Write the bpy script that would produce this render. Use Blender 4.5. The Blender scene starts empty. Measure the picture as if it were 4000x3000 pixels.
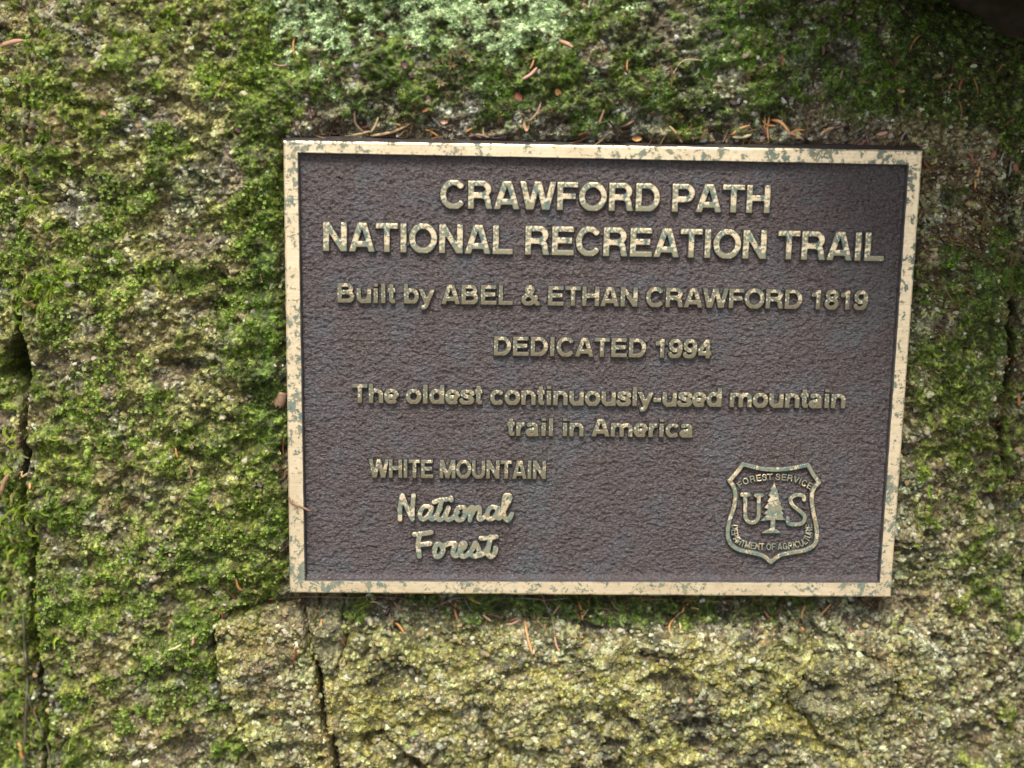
import bpy, math
import numpy as np
from mathutils import Matrix, Vector, Euler

sc = bpy.context.scene
col = sc.collection
RNG = np.random.default_rng(7)

# ---------------------------------------------------------------- camera
# Local "wall" frame: X right, Y into the rock, Z up along the plaque.  The whole
# boulder leans back by TILT, so every top-level object carries that rotation.
TILT = math.radians(24)
T = Matrix.Rotation(-TILT, 4, 'X')
F_PX = 6000.0                                   # focal length in pixels of a 4000 wide picture
a, b, c_ = 0.2092, -0.0274, 0.0110
Rx = np.array([[1,0,0],[0,math.cos(a),-math.sin(a)],[0,math.sin(a),math.cos(a)]])
Ry = np.array([[math.cos(b),0,math.sin(b)],[0,1,0],[-math.sin(b),0,math.cos(b)]])
Rz = np.array([[math.cos(c_),-math.sin(c_),0],[math.sin(c_),math.cos(c_),0],[0,0,1]])
RC = Rz @ Ry @ Rx                               # (right, down, in) -> camera (x, down, forward)
TC = np.array([0.0389, -0.0030, 0.694])
CC = -RC.T @ TC
CAM_L = np.array([CC[0], CC[2], -CC[1]])        # camera in the wall frame
def cv(v): return Vector((v[0], v[2], -v[1]))
xr, yd, zf = cv(RC[0]), cv(RC[1]), cv(RC[2])
cam = bpy.data.cameras.new('camera')
cam.lens = F_PX / 4000 * 36
cam.sensor_width = 36
cam.clip_start = 0.01
cam.clip_end = 400
cam.dof.use_dof = True
cam.dof.focus_distance = 0.700
cam.dof.aperture_fstop = 4.0
co = bpy.data.objects.new('camera', cam)
col.objects.link(co)
m = Matrix.Identity(4)
for i in range(3):
    m[i][0] = xr[i]; m[i][1] = -yd[i]; m[i][2] = -zf[i]; m[i][3] = CAM_L[i]
co.matrix_world = T @ m
sc.camera = co

# ---------------------------------------------------------------- sky, sun, exposure
SUN_EL, SUN_AZ = math.radians(78), math.radians(-35)     # azimuth from the viewer's side, minus = left
w = bpy.data.worlds.new('World'); sc.world = w; w.use_nodes = True
nt = w.node_tree; bg = nt.nodes['Background']
sky = nt.nodes.new('ShaderNodeTexSky'); sky.sky_type = 'NISHITA'; sky.sun_disc = False
sky.sun_elevation = SUN_EL
sun_dir = Vector((math.sin(SUN_AZ) * math.cos(SUN_EL), -math.cos(SUN_AZ) * math.cos(SUN_EL), math.sin(SUN_EL)))
sky.sun_rotation = math.atan2(sun_dir.x, sun_dir.y)
sky.air_density = 1.0; sky.dust_density = 3.0; sky.ozone_density = 1.0
hs = nt.nodes.new('ShaderNodeHueSaturation'); hs.inputs['Saturation'].default_value = 0.30
nt.links.new(sky.outputs[0], hs.inputs['Color']); nt.links.new(hs.outputs[0], bg.inputs['Color'])
bg.inputs['Strength'].default_value = 0.10
sun = bpy.data.lights.new('sun', 'SUN'); sun.energy = 1.5; sun.angle = math.radians(18); sun.color = (1, 0.96, 0.9)
so = bpy.data.objects.new('sun', sun); col.objects.link(so)
so.rotation_euler = sun_dir.to_track_quat('Z', 'Y').to_euler()
sc.view_settings.view_transform = 'Standard'; sc.view_settings.look = 'None'
sc.view_settings.gamma = 1; sc.view_settings.use_curve_mapping = False
sc.view_settings.exposure = 1.40

# ---------------------------------------------------------------- helpers
K = 4000 / 2212
def W(px, py, depth=0.0):
    """photo pixel (4000 wide) -> point of the wall frame on the plane Y = depth"""
    r = RC.T @ np.array([(px - 2000) / F_PX, (py - 1500) / F_PX, 1.0])
    d = np.array([r[0], r[2], -r[1]])
    t = (depth - CAM_L[1]) / d[1]
    return CAM_L + d * t
def proj(x, y, z):
    """wall frame arrays -> position in the 2212 wide view"""
    q = np.stack([x, -z, y], -1) @ RC.T + TC
    return (q[..., 0] / q[..., 2] * F_PX + 2000) / K, (q[..., 1] / q[..., 2] * F_PX + 1500) / K

def _hash(ix, iy, seed):
    h = (ix.astype(np.int64) * 374761393 + iy.astype(np.int64) * 668265263 + seed * 974711) & 0x7fffffff
    h = ((h ^ (h >> 13)) * 1274126177) & 0x7fffffff
    h = ((h ^ (h >> 16)) * 1103515245) & 0x7fffffff
    return (h ^ (h >> 15)) / float(0x7fffffff)
def vn(x, y, seed=0):
    ix, iy = np.floor(x), np.floor(y); fx, fy = x - ix, y - iy
    fx = fx * fx * fx * (fx * (fx * 6 - 15) + 10); fy = fy * fy * fy * (fy * (fy * 6 - 15) + 10)
    a0, b0, c0, d0 = _hash(ix, iy, seed), _hash(ix + 1, iy, seed), _hash(ix, iy + 1, seed), _hash(ix + 1, iy + 1, seed)
    return (a0 * (1 - fx) + b0 * fx) * (1 - fy) + (c0 * (1 - fx) + d0 * fx) * fy
def fbm(x, y, seed=0, octv=4, gain=0.5):
    s, amp, tot = 0, 1.0, 0
    for o in range(octv):
        ca, sa = math.cos(o * 1.1 + .3), math.sin(o * 1.1 + .3)
        s = s + amp * vn((x * ca - y * sa) * 2 ** o + 17.3 * o, (x * sa + y * ca) * 2 ** o - 9.1 * o, seed + o); tot += amp; amp *= gain
    return s / tot
def worley(x, y, seed=0, jit=0.95):
    ix, iy = np.floor(x), np.floor(y)
    f1 = np.full(x.shape, 9.0); f2 = np.full(x.shape, 9.0); cid = np.zeros(x.shape)
    for dx in (-1, 0, 1):
        for dy in (-1, 0, 1):
            gx, gy = ix + dx, iy + dy
            px = gx + .5 + (_hash(gx, gy, seed) - .5) * jit; py = gy + .5 + (_hash(gx, gy, seed + 1) - .5) * jit
            d = np.hypot(x - px, y - py); i_ = _hash(gx, gy, seed + 2)
            nearer = d < f1
            f2 = np.where(nearer, f1, np.minimum(f2, d)); cid = np.where(nearer, i_, cid); f1 = np.where(nearer, d, f1)
    return f1, f2, cid
def sst(e0, e1, x):
    t = np.clip((x - e0) / (e1 - e0), 0, 1); return t * t * (3 - 2 * t)
def seg_dist(X, Y, pts):
    d = np.full(np.shape(X), 1e9)
    for (x0, y0), (x1, y1) in zip(pts[:-1], pts[1:]):
        vx, vy = x1 - x0, y1 - y0; L = vx * vx + vy * vy + 1e-12
        t = np.clip(((X - x0) * vx + (Y - y0) * vy) / L, 0, 1)
        d = np.minimum(d, np.hypot(X - x0 - t * vx, Y - y0 - t * vy))
    return d
def inside(X, Y, poly):
    r = np.zeros(np.shape(X), bool); n = len(poly)
    for i in range(n):
        x0, y0 = poly[i]; x1, y1 = poly[(i + 1) % n]
        if y0 == y1: continue
        c = ((y0 > Y) != (y1 > Y)) & (X < (x1 - x0) * (Y - y0) / (y1 - y0) + x0); r ^= c
    return r
def poly_sdf(X, Y, poly):
    d = seg_dist(X, Y, list(poly) + [poly[0]]); return np.where(inside(X, Y, poly), -d, d)

def mesh_np(name, verts, faces, mat=None, smooth=True):
    """verts (n,3), faces (m,3|4) int arrays"""
    me = bpy.data.meshes.new(name)
    verts = np.ascontiguousarray(verts, np.float32); faces = np.ascontiguousarray(faces, np.int32)
    k = faces.shape[1]
    me.vertices.add(len(verts)); me.vertices.foreach_set('co', verts.ravel())
    me.loops.add(faces.size); me.loops.foreach_set('vertex_index', faces.ravel())
    me.polygons.add(len(faces)); me.polygons.foreach_set('loop_start', np.arange(len(faces), dtype=np.int32) * k)
    me.update(calc_edges=True)
    me.polygons.foreach_set('use_smooth', np.full(len(faces), smooth))
    me.validate()
    if mat: me.materials.append(mat)
    return me
def put(name, me, parent=None, loc=(0, 0, 0), rot=None):
    o = bpy.data.objects.new(name, me); col.objects.link(o)
    M = Matrix.Translation(Vector(loc))
    if rot is not None: M = M @ (rot.to_4x4() if hasattr(rot, 'to_4x4') else rot)
    if parent is not None: o.parent = parent; o.matrix_local = M
    else: o.matrix_world = T @ M
    return o
def tag(o, label=None, cat=None, group=None, kind=None):
    if label: o['label'] = label
    if cat: o['category'] = cat
    if group: o['group'] = group
    if kind: o['kind'] = kind
    return o
def col_attr(me, name, arr, dom='POINT'):
    at = me.attributes.new(name, 'FLOAT_COLOR', dom)
    at.data.foreach_set('color', np.concatenate([arr, np.ones((len(arr), 1))], 1).astype(np.float32).ravel())

# ---------------------------------------------------------------- materials
class NT:
    def __init__(s, name):
        s.m = bpy.data.materials.new(name); s.m.use_nodes = True; s.t = s.m.node_tree
        s.p = s.t.nodes['Principled BSDF']; s.out = s.t.nodes['Material Output']
    def n(s, typ, **kw):
        nd = s.t.nodes.new(typ)
        for k, v in kw.items():
            if k.startswith('i_'): nd.inputs[k[2:].replace('_', ' ')].default_value = v
            else: setattr(nd, k, v)
        return nd
    def l(s, a_, b_): s.t.links.new(a_, b_)
    def coord(s, scale=(1, 1, 1)):
        tc = s.n('ShaderNodeTexCoord'); mp = s.n('ShaderNodeMapping'); mp.inputs['Scale'].default_value = scale
        s.l(tc.outputs['Object'], mp.inputs['Vector']); return mp.outputs[0]
    def noise(s, vec, scale, detail=4, rough=.55, dist=0):
        nd = s.n('ShaderNodeTexNoise'); nd.inputs['Scale'].default_value = scale; nd.inputs['Detail'].default_value = detail
        nd.inputs['Roughness'].default_value = rough; nd.inputs['Distortion'].default_value = dist
        s.l(vec, nd.inputs['Vector']); return nd.outputs['Fac']
    def ramp(s, fac, stops, interp='LINEAR'):
        r = s.n('ShaderNodeValToRGB'); r.color_ramp.interpolation = interp
        e = r.color_ramp.elements
        while len(e) < len(stops): e.new(.5)
        for el, (p_, c) in zip(e, stops): el.position = p_; el.color = (*c, 1) if len(c) == 3 else c
        s.l(fac, r.inputs[0]); return r.outputs[0]
    def mix(s, fac, a_, b_, mode='MIX'):
        x = s.n('ShaderNodeMix', data_type='RGBA', blend_type=mode)
        for sock, v in ((x.inputs[0], fac), (x.inputs[6], a_), (x.inputs[7], b_)):
            if isinstance(v, (int, float)): sock.default_value = v
            elif isinstance(v, tuple): sock.default_value = (*v, 1)
            else: s.l(v, sock)
        return x.outputs[2]
    def math(s, op, a_, b_=None):
        x = s.n('ShaderNodeMath', operation=op)
        for sock, v in zip(x.inputs, (a_, b_)):
            if v is None: continue
            if isinstance(v, (int, float)): sock.default_value = v
            else: s.l(v, sock)
        return x.outputs[0]
    def bump(s, h, dist, strength=1.0, prev=None):
        x = s.n('ShaderNodeBump'); x.inputs['Distance'].default_value = dist; x.inputs['Strength'].default_value = strength
        s.l(h, x.inputs['Height'])
        if prev is not None: s.l(prev, x.inputs['Normal'])
        return x.outputs[0]

def g3(v): return (v, v, v)
def brass(name, patina, fine=1.0, dull=False):
    """worn bronze: bare brushed metal with verdigris islands; patina = share covered"""
    M = NT(name); v = M.coord()
    n1 = M.noise(v, 300 * fine, 5, .66, .4); n2 = M.noise(v, 900 * fine, 3, .6, .2); n3 = M.noise(v, 28, 2, .5)
    s = M.math('ADD', M.math('MULTIPLY', n1, .62), M.math('ADD', M.math('MULTIPLY', n2, .24), M.math('MULTIPLY', n3, .26)))
    th = .565 + (.5 - patina) * .20
    fac = M.ramp(s, [(th - .006, g3(0)), (th + .006, g3(1))])
    pc = M.noise(v, 330, 3, .6)
    pcol = M.ramp(pc, [(.34, (.085, .135, .110)), (.46, (.15, .185, .140)), (.56, (.235, .215, .13)), (.72, (.22, .165, .085))])
    if dull: pcol = M.ramp(pc, [(.34, (.075, .11, .085)), (.46, (.13, .135, .095)), (.56, (.16, .135, .075)), (.72, (.12, .085, .045))])
    vb = M.coord((14, 1, 900)); br = M.noise(vb, 1.0, 3, .6)
    vb2 = M.coord((120, 120, 420)); sp = M.noise(vb2, 1, 4, .7)
    mcol = M.ramp(br, [(.3, (.80, .62, .38)), (.7, (.94, .78, .53))])
    tn = M.noise(v, 75, 4, .6); mcol = M.mix(M.ramp(tn, [(.45, g3(0)), (.75, g3(.35))]), mcol, (.42, .30, .15))
    mcol = M.mix(M.ramp(s, [(th - .07, g3(0)), (th, g3(.35))]), mcol, (.46, .36, .20))
    mcol = M.mix(M.ramp(sp, [(.66, g3(0)), (.72, g3(.8))]), mcol, (.20, .15, .08))
    M.l(M.mix(fac, mcol, pcol), M.p.inputs['Base Color'])
    M.l(M.ramp(fac, [(0, g3(.80)), (1, g3(.08))]), M.p.inputs['Metallic'])
    M.l(M.ramp(fac, [(0, g3(.50)), (1, g3(.60))]), M.p.inputs['Roughness'])
    h = M.math('ADD', M.math('MULTIPLY', br, .25), M.math('MULTIPLY', fac, .8))
    M.l(M.bump(h, .00008, .7), M.p.inputs['Normal'])
    return M.m
MAT_FRAME = brass('brushed_bronze_worn', .32, .75)
MAT_L1 = brass('bronze_title_letters', .60, .85)
MAT_L2 = brass('bronze_text_letters', .80, 1.3, True)
MAT_L3 = brass('bronze_patinated', .66, .85)

def plate_mat():
    M = NT('dark_patinated_bronze')
    v1 = M.coord((1, 1, 1.7)); v = M.coord()
    c1 = M.noise(v, 60, 4, .6); c2 = M.noise(v1, 900, 3, .65); c3 = M.noise(v, 14, 3, .6); c4 = M.noise(v, 380, 4, .75)
    base = M.ramp(c1, [(.3, (.056, .032, .024)), (.5, (.068, .050, .046)), (.70, (.064, .070, .078))])
    base = M.mix(M.ramp(c2, [(.38, g3(0)), (.66, g3(.9))]), base, (.158, .134, .130))
    base = M.mix(M.ramp(M.math('ADD', M.math('MULTIPLY', c4, .5), M.math('MULTIPLY', c3, .5)), [(.56, g3(0)), (.70, g3(.45))]), base, (.11, .15, .145))
    M.l(base, M.p.inputs['Base Color'])
    M.p.inputs['Metallic'].default_value = .3; M.p.inputs['Roughness'].default_value = .36
    n = M.noise(v1, 900, 3, .6, .4)
    vo = M.n('ShaderNodeTexVoronoi', feature='SMOOTH_F1'); vo.inputs['Scale'].default_value = 560; M.l(v1, vo.inputs['Vector'])
    h = M.math('SUBTRACT', n, M.math('MULTIPLY', vo.outputs['Distance'], .5))
    M.l(M.bump(h, .0013, 1.0), M.p.inputs['Normal'])
    return M.m
MAT_PLATE = plate_mat()
def side_mat():
    M = NT('dark_bronze_edge'); v = M.coord()
    n = M.noise(v, 200, 4, .6)
    M.l(M.ramp(n, [(.35, (.03, .024, .022)), (.6, (.06, .05, .045)), (.75, (.07, .10, .09))]), M.p.inputs['Base Color'])
    M.p.inputs['Roughness'].default_value = .6; M.l(M.bump(n, .0003, .6), M.p.inputs['Normal'])
    return M.m
MAT_SIDE = side_mat()


def attr_mat(name, attr, typ='GEOMETRY', rough=.6, spec=.4, transl=0, jitter=.25, scale=1500, bump=.0002, coat=0):
    M = NT(name); v = M.coord()
    at = M.n('ShaderNodeAttribute', attribute_name=attr, attribute_type=typ)
    n = M.noise(v, scale, 3, .65)
    c = M.mix(1.0, at.outputs['Color'], M.ramp(n, [(.3, g3(1 - jitter)), (.7, g3(1 + 0 * jitter))]), 'MULTIPLY')
    M.l(c, M.p.inputs['Base Color'])
    M.p.inputs['Roughness'].default_value = rough; M.p.inputs['Specular IOR Level'].default_value = spec
    if coat: M.p.inputs['Coat Weight'].default_value = coat; M.p.inputs['Coat Roughness'].default_value = .25
    if bump: M.l(M.bump(n, bump, .8), M.p.inputs['Normal'])
    if transl:
        tr = M.n('ShaderNodeBsdfTranslucent'); M.l(c, tr.inputs['Color'])
        mx = M.n('ShaderNodeMixShader'); mx.inputs[0].default_value = transl
        M.l(M.p.outputs[0], mx.inputs[1]); M.l(tr.outputs[0], mx.inputs[2]); M.l(mx.outputs[0], M.out.inputs['Surface'])
    return M.m
def rock_mat():
    M = NT('mossy_granite'); v = M.coord()
    at = M.n('ShaderNodeAttribute', attribute_name='albedo')
    vo = M.n('ShaderNodeTexVoronoi'); vo.inputs['Scale'].default_value = 780; M.l(v, vo.inputs['Vector'])
    bw = M.n('ShaderNodeRGBToBW'); M.l(vo.outputs['Color'], bw.inputs[0])
    n = M.noise(v, 1500, 4, .7); n2 = M.noise(v, 420, 4, .7)
    f = M.ramp(bw.outputs[0], [(.2, g3(.45)), (.45, g3(.85)), (.62, g3(1.2)), (.8, g3(1.6))])
    c = M.mix(1.0, at.outputs['Color'], f, 'MULTIPLY')
    c = M.mix(1.0, c, M.ramp(n, [(.33, g3(.45)), (.65, g3(1.35))]), 'MULTIPLY')
    c = M.mix(1.0, c, M.ramp(n2, [(.35, (.62, .58, .52)), (.62, (1.2, 1.2, 1.15))]), 'MULTIPLY')
    M.l(c, M.p.inputs['Base Color']); M.l(M.ramp(n2, [(.35, g3(.36)), (.6, g3(.7))]), M.p.inputs['Roughness'])
    b = M.bump(vo.outputs['Distance'], .0007, .8); M.l(M.bump(n, .0006, .9, b), M.p.inputs['Normal'])
    return M.m
MAT_ROCK = rock_mat()
MAT_MOSS = attr_mat('moss_leaf', 'tint', 'INSTANCER', rough=.55, spec=.3, transl=.35, jitter=.1, bump=0)
MAT_GRAIN = attr_mat('quartz_grain', 'tint', 'INSTANCER', rough=.34, spec=.6, jitter=.25, scale=1200, bump=.0002)
MAT_LICH = attr_mat('lichen_crust', 'tint', 'INSTANCER', rough=.8, spec=.2, jitter=.25, scale=2500, bump=.0002)
def flat_mat(name, c1, c2, rough=.5, scale=600, spec=.4):
    M = NT(name); n = M.noise(M.coord((1, 1, 1)), scale, 3, .6)
    M.l(M.ramp(n, [(.35, c1), (.65, c2)]), M.p.inputs['Base Color']); M.p.inputs['Roughness'].default_value = rough
    M.p.inputs['Specular IOR Level'].default_value = spec
    M.l(M.bump(n, .0001, .6), M.p.inputs['Normal'])
    return M.m
# ---------------------------------------------------------------- ground
ng = 60
gx = np.concatenate([-np.geomspace(150, 1, 14), np.linspace(-.9, .9, 13), np.geomspace(1, 150, 14)])
GX, GY = np.meshgrid(gx, gx, indexing='xy')
GZ = -0.62 + (fbm(GX * 2.3, GY * 2.3, 91, 3) - .5) * .10 * np.exp(-np.hypot(GX, GY) / 20)
gv = np.stack([GX.ravel(), GY.ravel(), GZ.ravel()], 1); n_ = len(gx)
ii = np.arange(n_ * n_).reshape(n_, n_)
gf = np.stack([ii[:-1, :-1].ravel(), ii[:-1, 1:].ravel(), ii[1:, 1:].ravel(), ii[1:, :-1].ravel()], 1)
ground = bpy.data.objects.new('ground', mesh_np('ground', gv, gf, flat_mat('forest_floor', (.05, .035, .02), (.07, .075, .03), .9, 40)))
col.objects.link(ground); tag(ground, 'brown forest floor of needles and soil at the foot of the boulder', kind='structure')

# ---------------------------------------------------------------- rock surface as one field, cut into stones
Q2 = lambda r, x, y: ((r[0] + x * r[2]) / K, (r[1] + y * r[2]) / K)
RA = (1000, 0, .6781); RB = (2500, 0, .6781); RCN = (1100, 2200, .6329); RD = (2500, 2200, .6781)
L1 = (0, 0, .6027); L2 = (0, 1000, .6027); L3 = (0, 2000, .6027); RR = (3400, 600, .9646)

def axis(lo_far, lo, hi, hi_far, step):
    fine = np.arange(lo, hi, step)
    def grow(d):
        out, s, p = [], step, 0
        while p < d: s *= 1.10; p += min(s, .006); out.append(min(p, d))
        return np.array(out)
    return np.concatenate([lo - grow(lo - lo_far)[::-1], fine, fine[-1] + grow(hi_far - fine[-1])])
STEP = 0.00057
xs = axis(-.62, -.285, .235, .62, STEP)
zs = axis(-.80, -.200, .202, .50, STEP)
X, Z = np.meshgrid(xs, zs, indexing='xy')
QX, QY = proj(X, np.full_like(X, .011), Z)

wob = (fbm(X * 60, Z * 60, 5, 4) - .5) * 40
gap_l = [(58, -900), (52, 200), (40, 500), (22, 700), (16, 800), (30, 900), (44, 1080), (60, 1200), (52, 1320), (66, 1450), (86, 1600), (110, 1800), (130, 3500)]
gap_r = [(2010, -1200), (2060, -300), (2120, 60), (2185, 300), (2200, 600), (2188, 800), (2170, 950), (2190, 1100), (2240, 1300), (2250, 1700), (2250, 3500)]
gl = np.interp(QY, [p[1] for p in gap_l], [p[0] for p in gap_l]) + wob * .5
gr = np.interp(QY, [p[1] for p in gap_r], [p[0] for p in gap_r]) + wob * .4
crack = [(655, 1300), (668, 1380), (690, 1438), (698, 1500), (702, 1545), (722, 1580), (732, 1640), (745, 1700), (770, 2100), (700, 3500)]
cx_ = np.interp(QY, [p[1] for p in crack], [p[0] for p in crack]) + wob * .13
chunkB = [(462, 1345), (500, 1322), (560, 1312), (655, 1312), (664, 1350), (690, 1438), (702, 1545), (735, 1650), (745, 1760), (620, 1800), (560, 1660), (515, 1560), (480, 1480), (464, 1400)]
flakeF = [(692, 1282), (742, 1285), (738, 1340), (748, 1385), (736, 1420), (728, 1446), (700, 1438), (680, 1424), (676, 1390), (690, 1340)]
flakeG = [Q2(RD, *p) for p in ((1000, 520), (1240, 480), (1430, 560), (1460, 740), (1330, 800), (1210, 830), (1230, 1010), (1080, 1020), (990, 930), (940, 820), (850, 790), (830, 720), (930, 640))]
wx, wy = QX + wob * .35, QY + (fbm(X * 60, Z * 60, 15, 4) - .5) * 16
dB = poly_sdf(wx, wy, chunkB); dF = poly_sdf(wx, wy, flakeF); dG = poly_sdf(wx, wy, flakeG)

# regions -----------------------------------------------------------------
def blob(cx, cy, rx, ry, ang=0):
    ca, sa = math.cos(math.radians(ang)), math.sin(math.radians(ang))
    dx, dy = QX - cx, QY - cy
    return np.exp(-(((dx * ca + dy * sa) / rx) ** 2 + ((-dx * sa + dy * ca) / ry) ** 2))
bare = sst(1290, 1370, QY + wob) * sst(620, 700, QX + wob) * (1 - sst(1870, 1990, QX + wob))   # bare slab under the plaque
bareB = sst(3, -6, dB)
lo = fbm(X * 22, Z * 22, 31, 4); lo2 = fbm(X * 9, Z * 9, 41, 3)

far = 1 - sst(-.325, -.290, X) * sst(.275, .240, X) * sst(-.245, -.205, Z) * sst(.245, .207, Z)      # beyond the finely meshed part
near = 1 - far
# height towards the viewer, metres --------------------------------------
H = np.zeros_like(X)
H += (lo2 - .5) * .010 + (lo - .5) * .007
strat = fbm(X * 40 + Z * 18, Z * 130 - X * 40, 55, 4)
H += (strat - .5) * .0095 * (1 - .7 * far)
H += (fbm(X * 150, Z * 190, 61, 4, .6) - .5) * .0078 * near + (fbm(X * 14, Z * 14, 62, 4) - .5) * .030 * far
H -= sst(350, -300, QX) * .016 + sst(1950, 2500, QX) * .010 + sst(250, -200, QY) * .012
H += bare * sst(1300, 1480, QY) * .006 - blob(1270, 1282, 760, 58) * .0150
H += bareB * .0045 + sst(2, -5, dF) * .0035 + sst(3, -6, dG) * .0035
pit = sst(.60, .74, fbm(X * 55 + Z * 20, Z * 90, 71, 3)); H -= pit * (.0035 + .002 * bare)
# grains of the granite
wfx = (fbm(X * 300, Z * 300, 81, 2) - .5) * 1.1; wfz = (fbm(X * 300, Z * 300, 83, 2) - .5) * 1.1
f1, f2, gid = worley(X * 270 + wfx, Z * 330 + wfz, 3)
f1b, f2b, gidb = worley(X * 620 + wfz, Z * 700 + wfx, 13)
dome = np.clip(1 - f1 * 1.35, 0, 1) ** .7
H += near * (dome * .0020 * (.35 + gid) + (1 - np.clip(f1b * 1.4, 0, 1)) * .0006)
H += (fbm(X * 900, Z * 900, 87, 2) - .5) * .0007 * near
QUARTZ = [(L1, *q) for q in ((1490, 690, 40), (1540, 1190, 60), (790, 790, 55), (750, 1080, 50), (420, 840, 45), (1280, 910, 40), (490, 1220, 30), (440, 180, 60), (210, 350, 30), (330, 700, 40), (1360, 1390, 60), (1000, 440, 22))] \
    + [(L2, *q) for q in ((820, 450, 45), (940, 430, 35), (1380, 480, 60), (1410, 170, 40), (1600, 370, 50), (1000, 1210, 40), (830, 1310, 40), (1390, 890, 50), (1400, 1560, 55), (1300, 970, 60), (720, 1075, 25), (1690, 1490, 60), (700, 1610, 70), (170, 960, 40), (430, 680, 60), (590, 990, 30), (700, 850, 60), (1620, 920, 60), (300, 180, 40), (520, 1140, 40))] \
    + [(L3, *q) for q in ((730, 350, 70), (920, 390, 60), (1130, 30, 25), (980, 220, 35), (1010, 400, 60), (270, 220, 40), (870, 1330, 50), (990, 1510, 60), (740, 790, 30), (560, 880, 25), (1320, 470, 50), (600, 300, 50), (690, 90, 50), (470, 600, 30), (700, 1230, 60), (380, 1440, 60), (800, 1560, 80))] \
    + [(RB, *q) for q in ((1000, 510, 60), (510, 595, 40), (1230, 110, 40), (1060, 740, 60), (880, 600, 30), (440, 200, 30), (690, 370, 40))] + [(RA, *q) for q in ((360, 290, 50), (745, 595, 30), (1250, 610, 60), (1390, 605, 40), (1000, 570, 30), (780, 520, 25), (1540, 660, 50), (2140, 620, 60))]
quartz = np.zeros_like(X)
for rg, qx_, qy_, qr in QUARTZ:
    c0_ = Q2(rg, qx_, qy_); s0 = qr * rg[2] / K
    quartz = np.maximum(quartz, np.exp(-(np.hypot(wx - c0_[0], (wy - c0_[1]) * 1.25) / s0) ** 2))
quartz *= sst(.30, .55, fbm(X * 170, Z * 170, 241, 3))
H += quartz * .0016
# hollow shaped at the top right for its shade; gaps and cracks
H -= blob(2200, -60, 260, 170) * .060
sl = np.abs(QX - gl); gapw = .25 + .75 * np.clip(sst(620, 760, QY), 0, 1); wl = 7 + 24 * blob(18, 815, 60, 62) + 6 * blob(30, 1300, 90, 200)
H -= np.exp(-(sl / wl) ** 2) * (.020 + .03 * blob(18, 815, 60, 62)) * gapw; H -= .010 * sst(0, 30, gl - QX)
grw = .18 + .82 * sst(.45, .6, fbm(X * 0 + 3, Z * 26, 245, 2)) * (blob(2190, 880, 200, 260) > .3); sr = np.abs(QX - gr); H -= np.exp(-(sr / 8) ** 2) * .016 * grw; H -= .003 * sst(0, 30, QX - gr)
cb = np.exp(-(np.abs(QX - cx_) / 5.5) ** 2) * sst(1405, 1445, QY); H -= cb * .014
H -= np.exp(-(dB / 4.0) ** 2) * .004 * sst(1500, 1400, QY) + np.exp(-((dB - 5) / 7) ** 2) * .003 * sst(1620, 1450, QY)
H -= np.exp(-((dG - 3) / 4.0) ** 2) * .0035 + np.exp(-((dF - 2) / 3.0) ** 2) * .0025
for pts, wd, dp in (([(845, 1590), (870, 1610), (905, 1650)], 5, .006), ([Q2(RCN, *p) for p in ((980, 880), (1100, 920), (1260, 870))], 9, .006),
                    ([Q2(RCN, *p) for p in ((1230, 980), (1300, 1070), (1420, 1130), (1600, 1150))], 11, .007), ([Q2(RCN, *p) for p in ((1265, 1150), (1255, 1264))], 4, .006),
                    ([Q2(L2, *p) for p in ((1180, 1270), (1300, 1290))], 12, .008), ([Q2(L3, *p) for p in ((1490, 1220), (1560, 1420), (1600, 1500))], 6, .006),
                    ([Q2(L3, *p) for p in ((1440, 700), (1600, 640))], 9, .007), ([Q2(L2, *p) for p in ((1040, 680), (1400, 720))], 9, .006),
                    ([Q2(L2, *p) for p in ((1250, 310), (1450, 320))], 8, .006)):
    H -= np.exp(-(seg_dist(wx, wy, pts) / wd) ** 2) * dp
# moss makes soft cushions
def field(sc_, seed, lo_, hi_, o=4): return sst(lo_, hi_, fbm(X * sc_, Z * sc_, seed, o))
moss = .27 + .31 * sst(700, 520, QX) + .12 * sst(1900, 1980, QX) * (1 - .35 * blob(330, 1180, 150, 120)) \
    + .42 * sst(330, 240, QY) * sst(600, 700, QX) + .45 * blob(575, 230, 80, 120) + .75 * blob(575, 640, 38, 520) + .6 * blob(520, 1120, 90, 110) \
    + .35 * blob(2100, 700, 120, 380) + .5 * blob(1800, 1560, 110, 90) + .4 * blob(620, 1500, 90, 150) * (1 - bareB)
moss -= .75 * bare * (1 - 1.0 * blob(1270, 1318, 640, 48)) - .55 * blob(1270, 1318, 640, 52) + .5 * bareB * sst(1620, 1500, QY) + .35 * blob(1850, 330, 190, 120) + .3 * blob(2040, 430, 110, 120) + .3 * blob(900, 300, 300, 90) \
    + .45 * blob(2010, 1450, 120, 190) + .25 * blob(330, 500, 60, 60) + .3 * blob(400, 1590, 130, 70) + .75 * quartz
mossn = fbm(X * 70, Z * 70, 101, 4); mossf = fbm(X * 260, Z * 260, 105, 3)
moss_m = sst(.47, .66, moss * .48 + mossn * .55 + mossf * .26 - .115)
moss_m *= 1 - .8 * sst(5, -5, dG) - 0
moss_m = np.clip(moss_m, 0, 1)
lich = sst(.46, .56, .72 * sst(150, 40, QY + (QX - 900) * .04) * sst(560, 620, QX) * sst(1300, 1180, QX) + .30 * blob(1160, 75, 70, 60) + .35 * blob(955, 120, 90, 70) + .42 * blob(690, 130, 75, 60) + .3 * blob(800, 215, 26, 30) + .38 * blob(1105, 110, 45, 55) + .28 * blob(1740, 60, 26, 22)
           + .25 * blob(1360, 22, 40, 16) + .2 * blob(1290, 0, 200, 60) + .25 * blob(2050, 215, 20, 30) + .2 * blob(1500, 130, 300, 60) + fbm(X * 120, Z * 120, 111, 5, .8) * 2.3 - 1.27)
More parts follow.
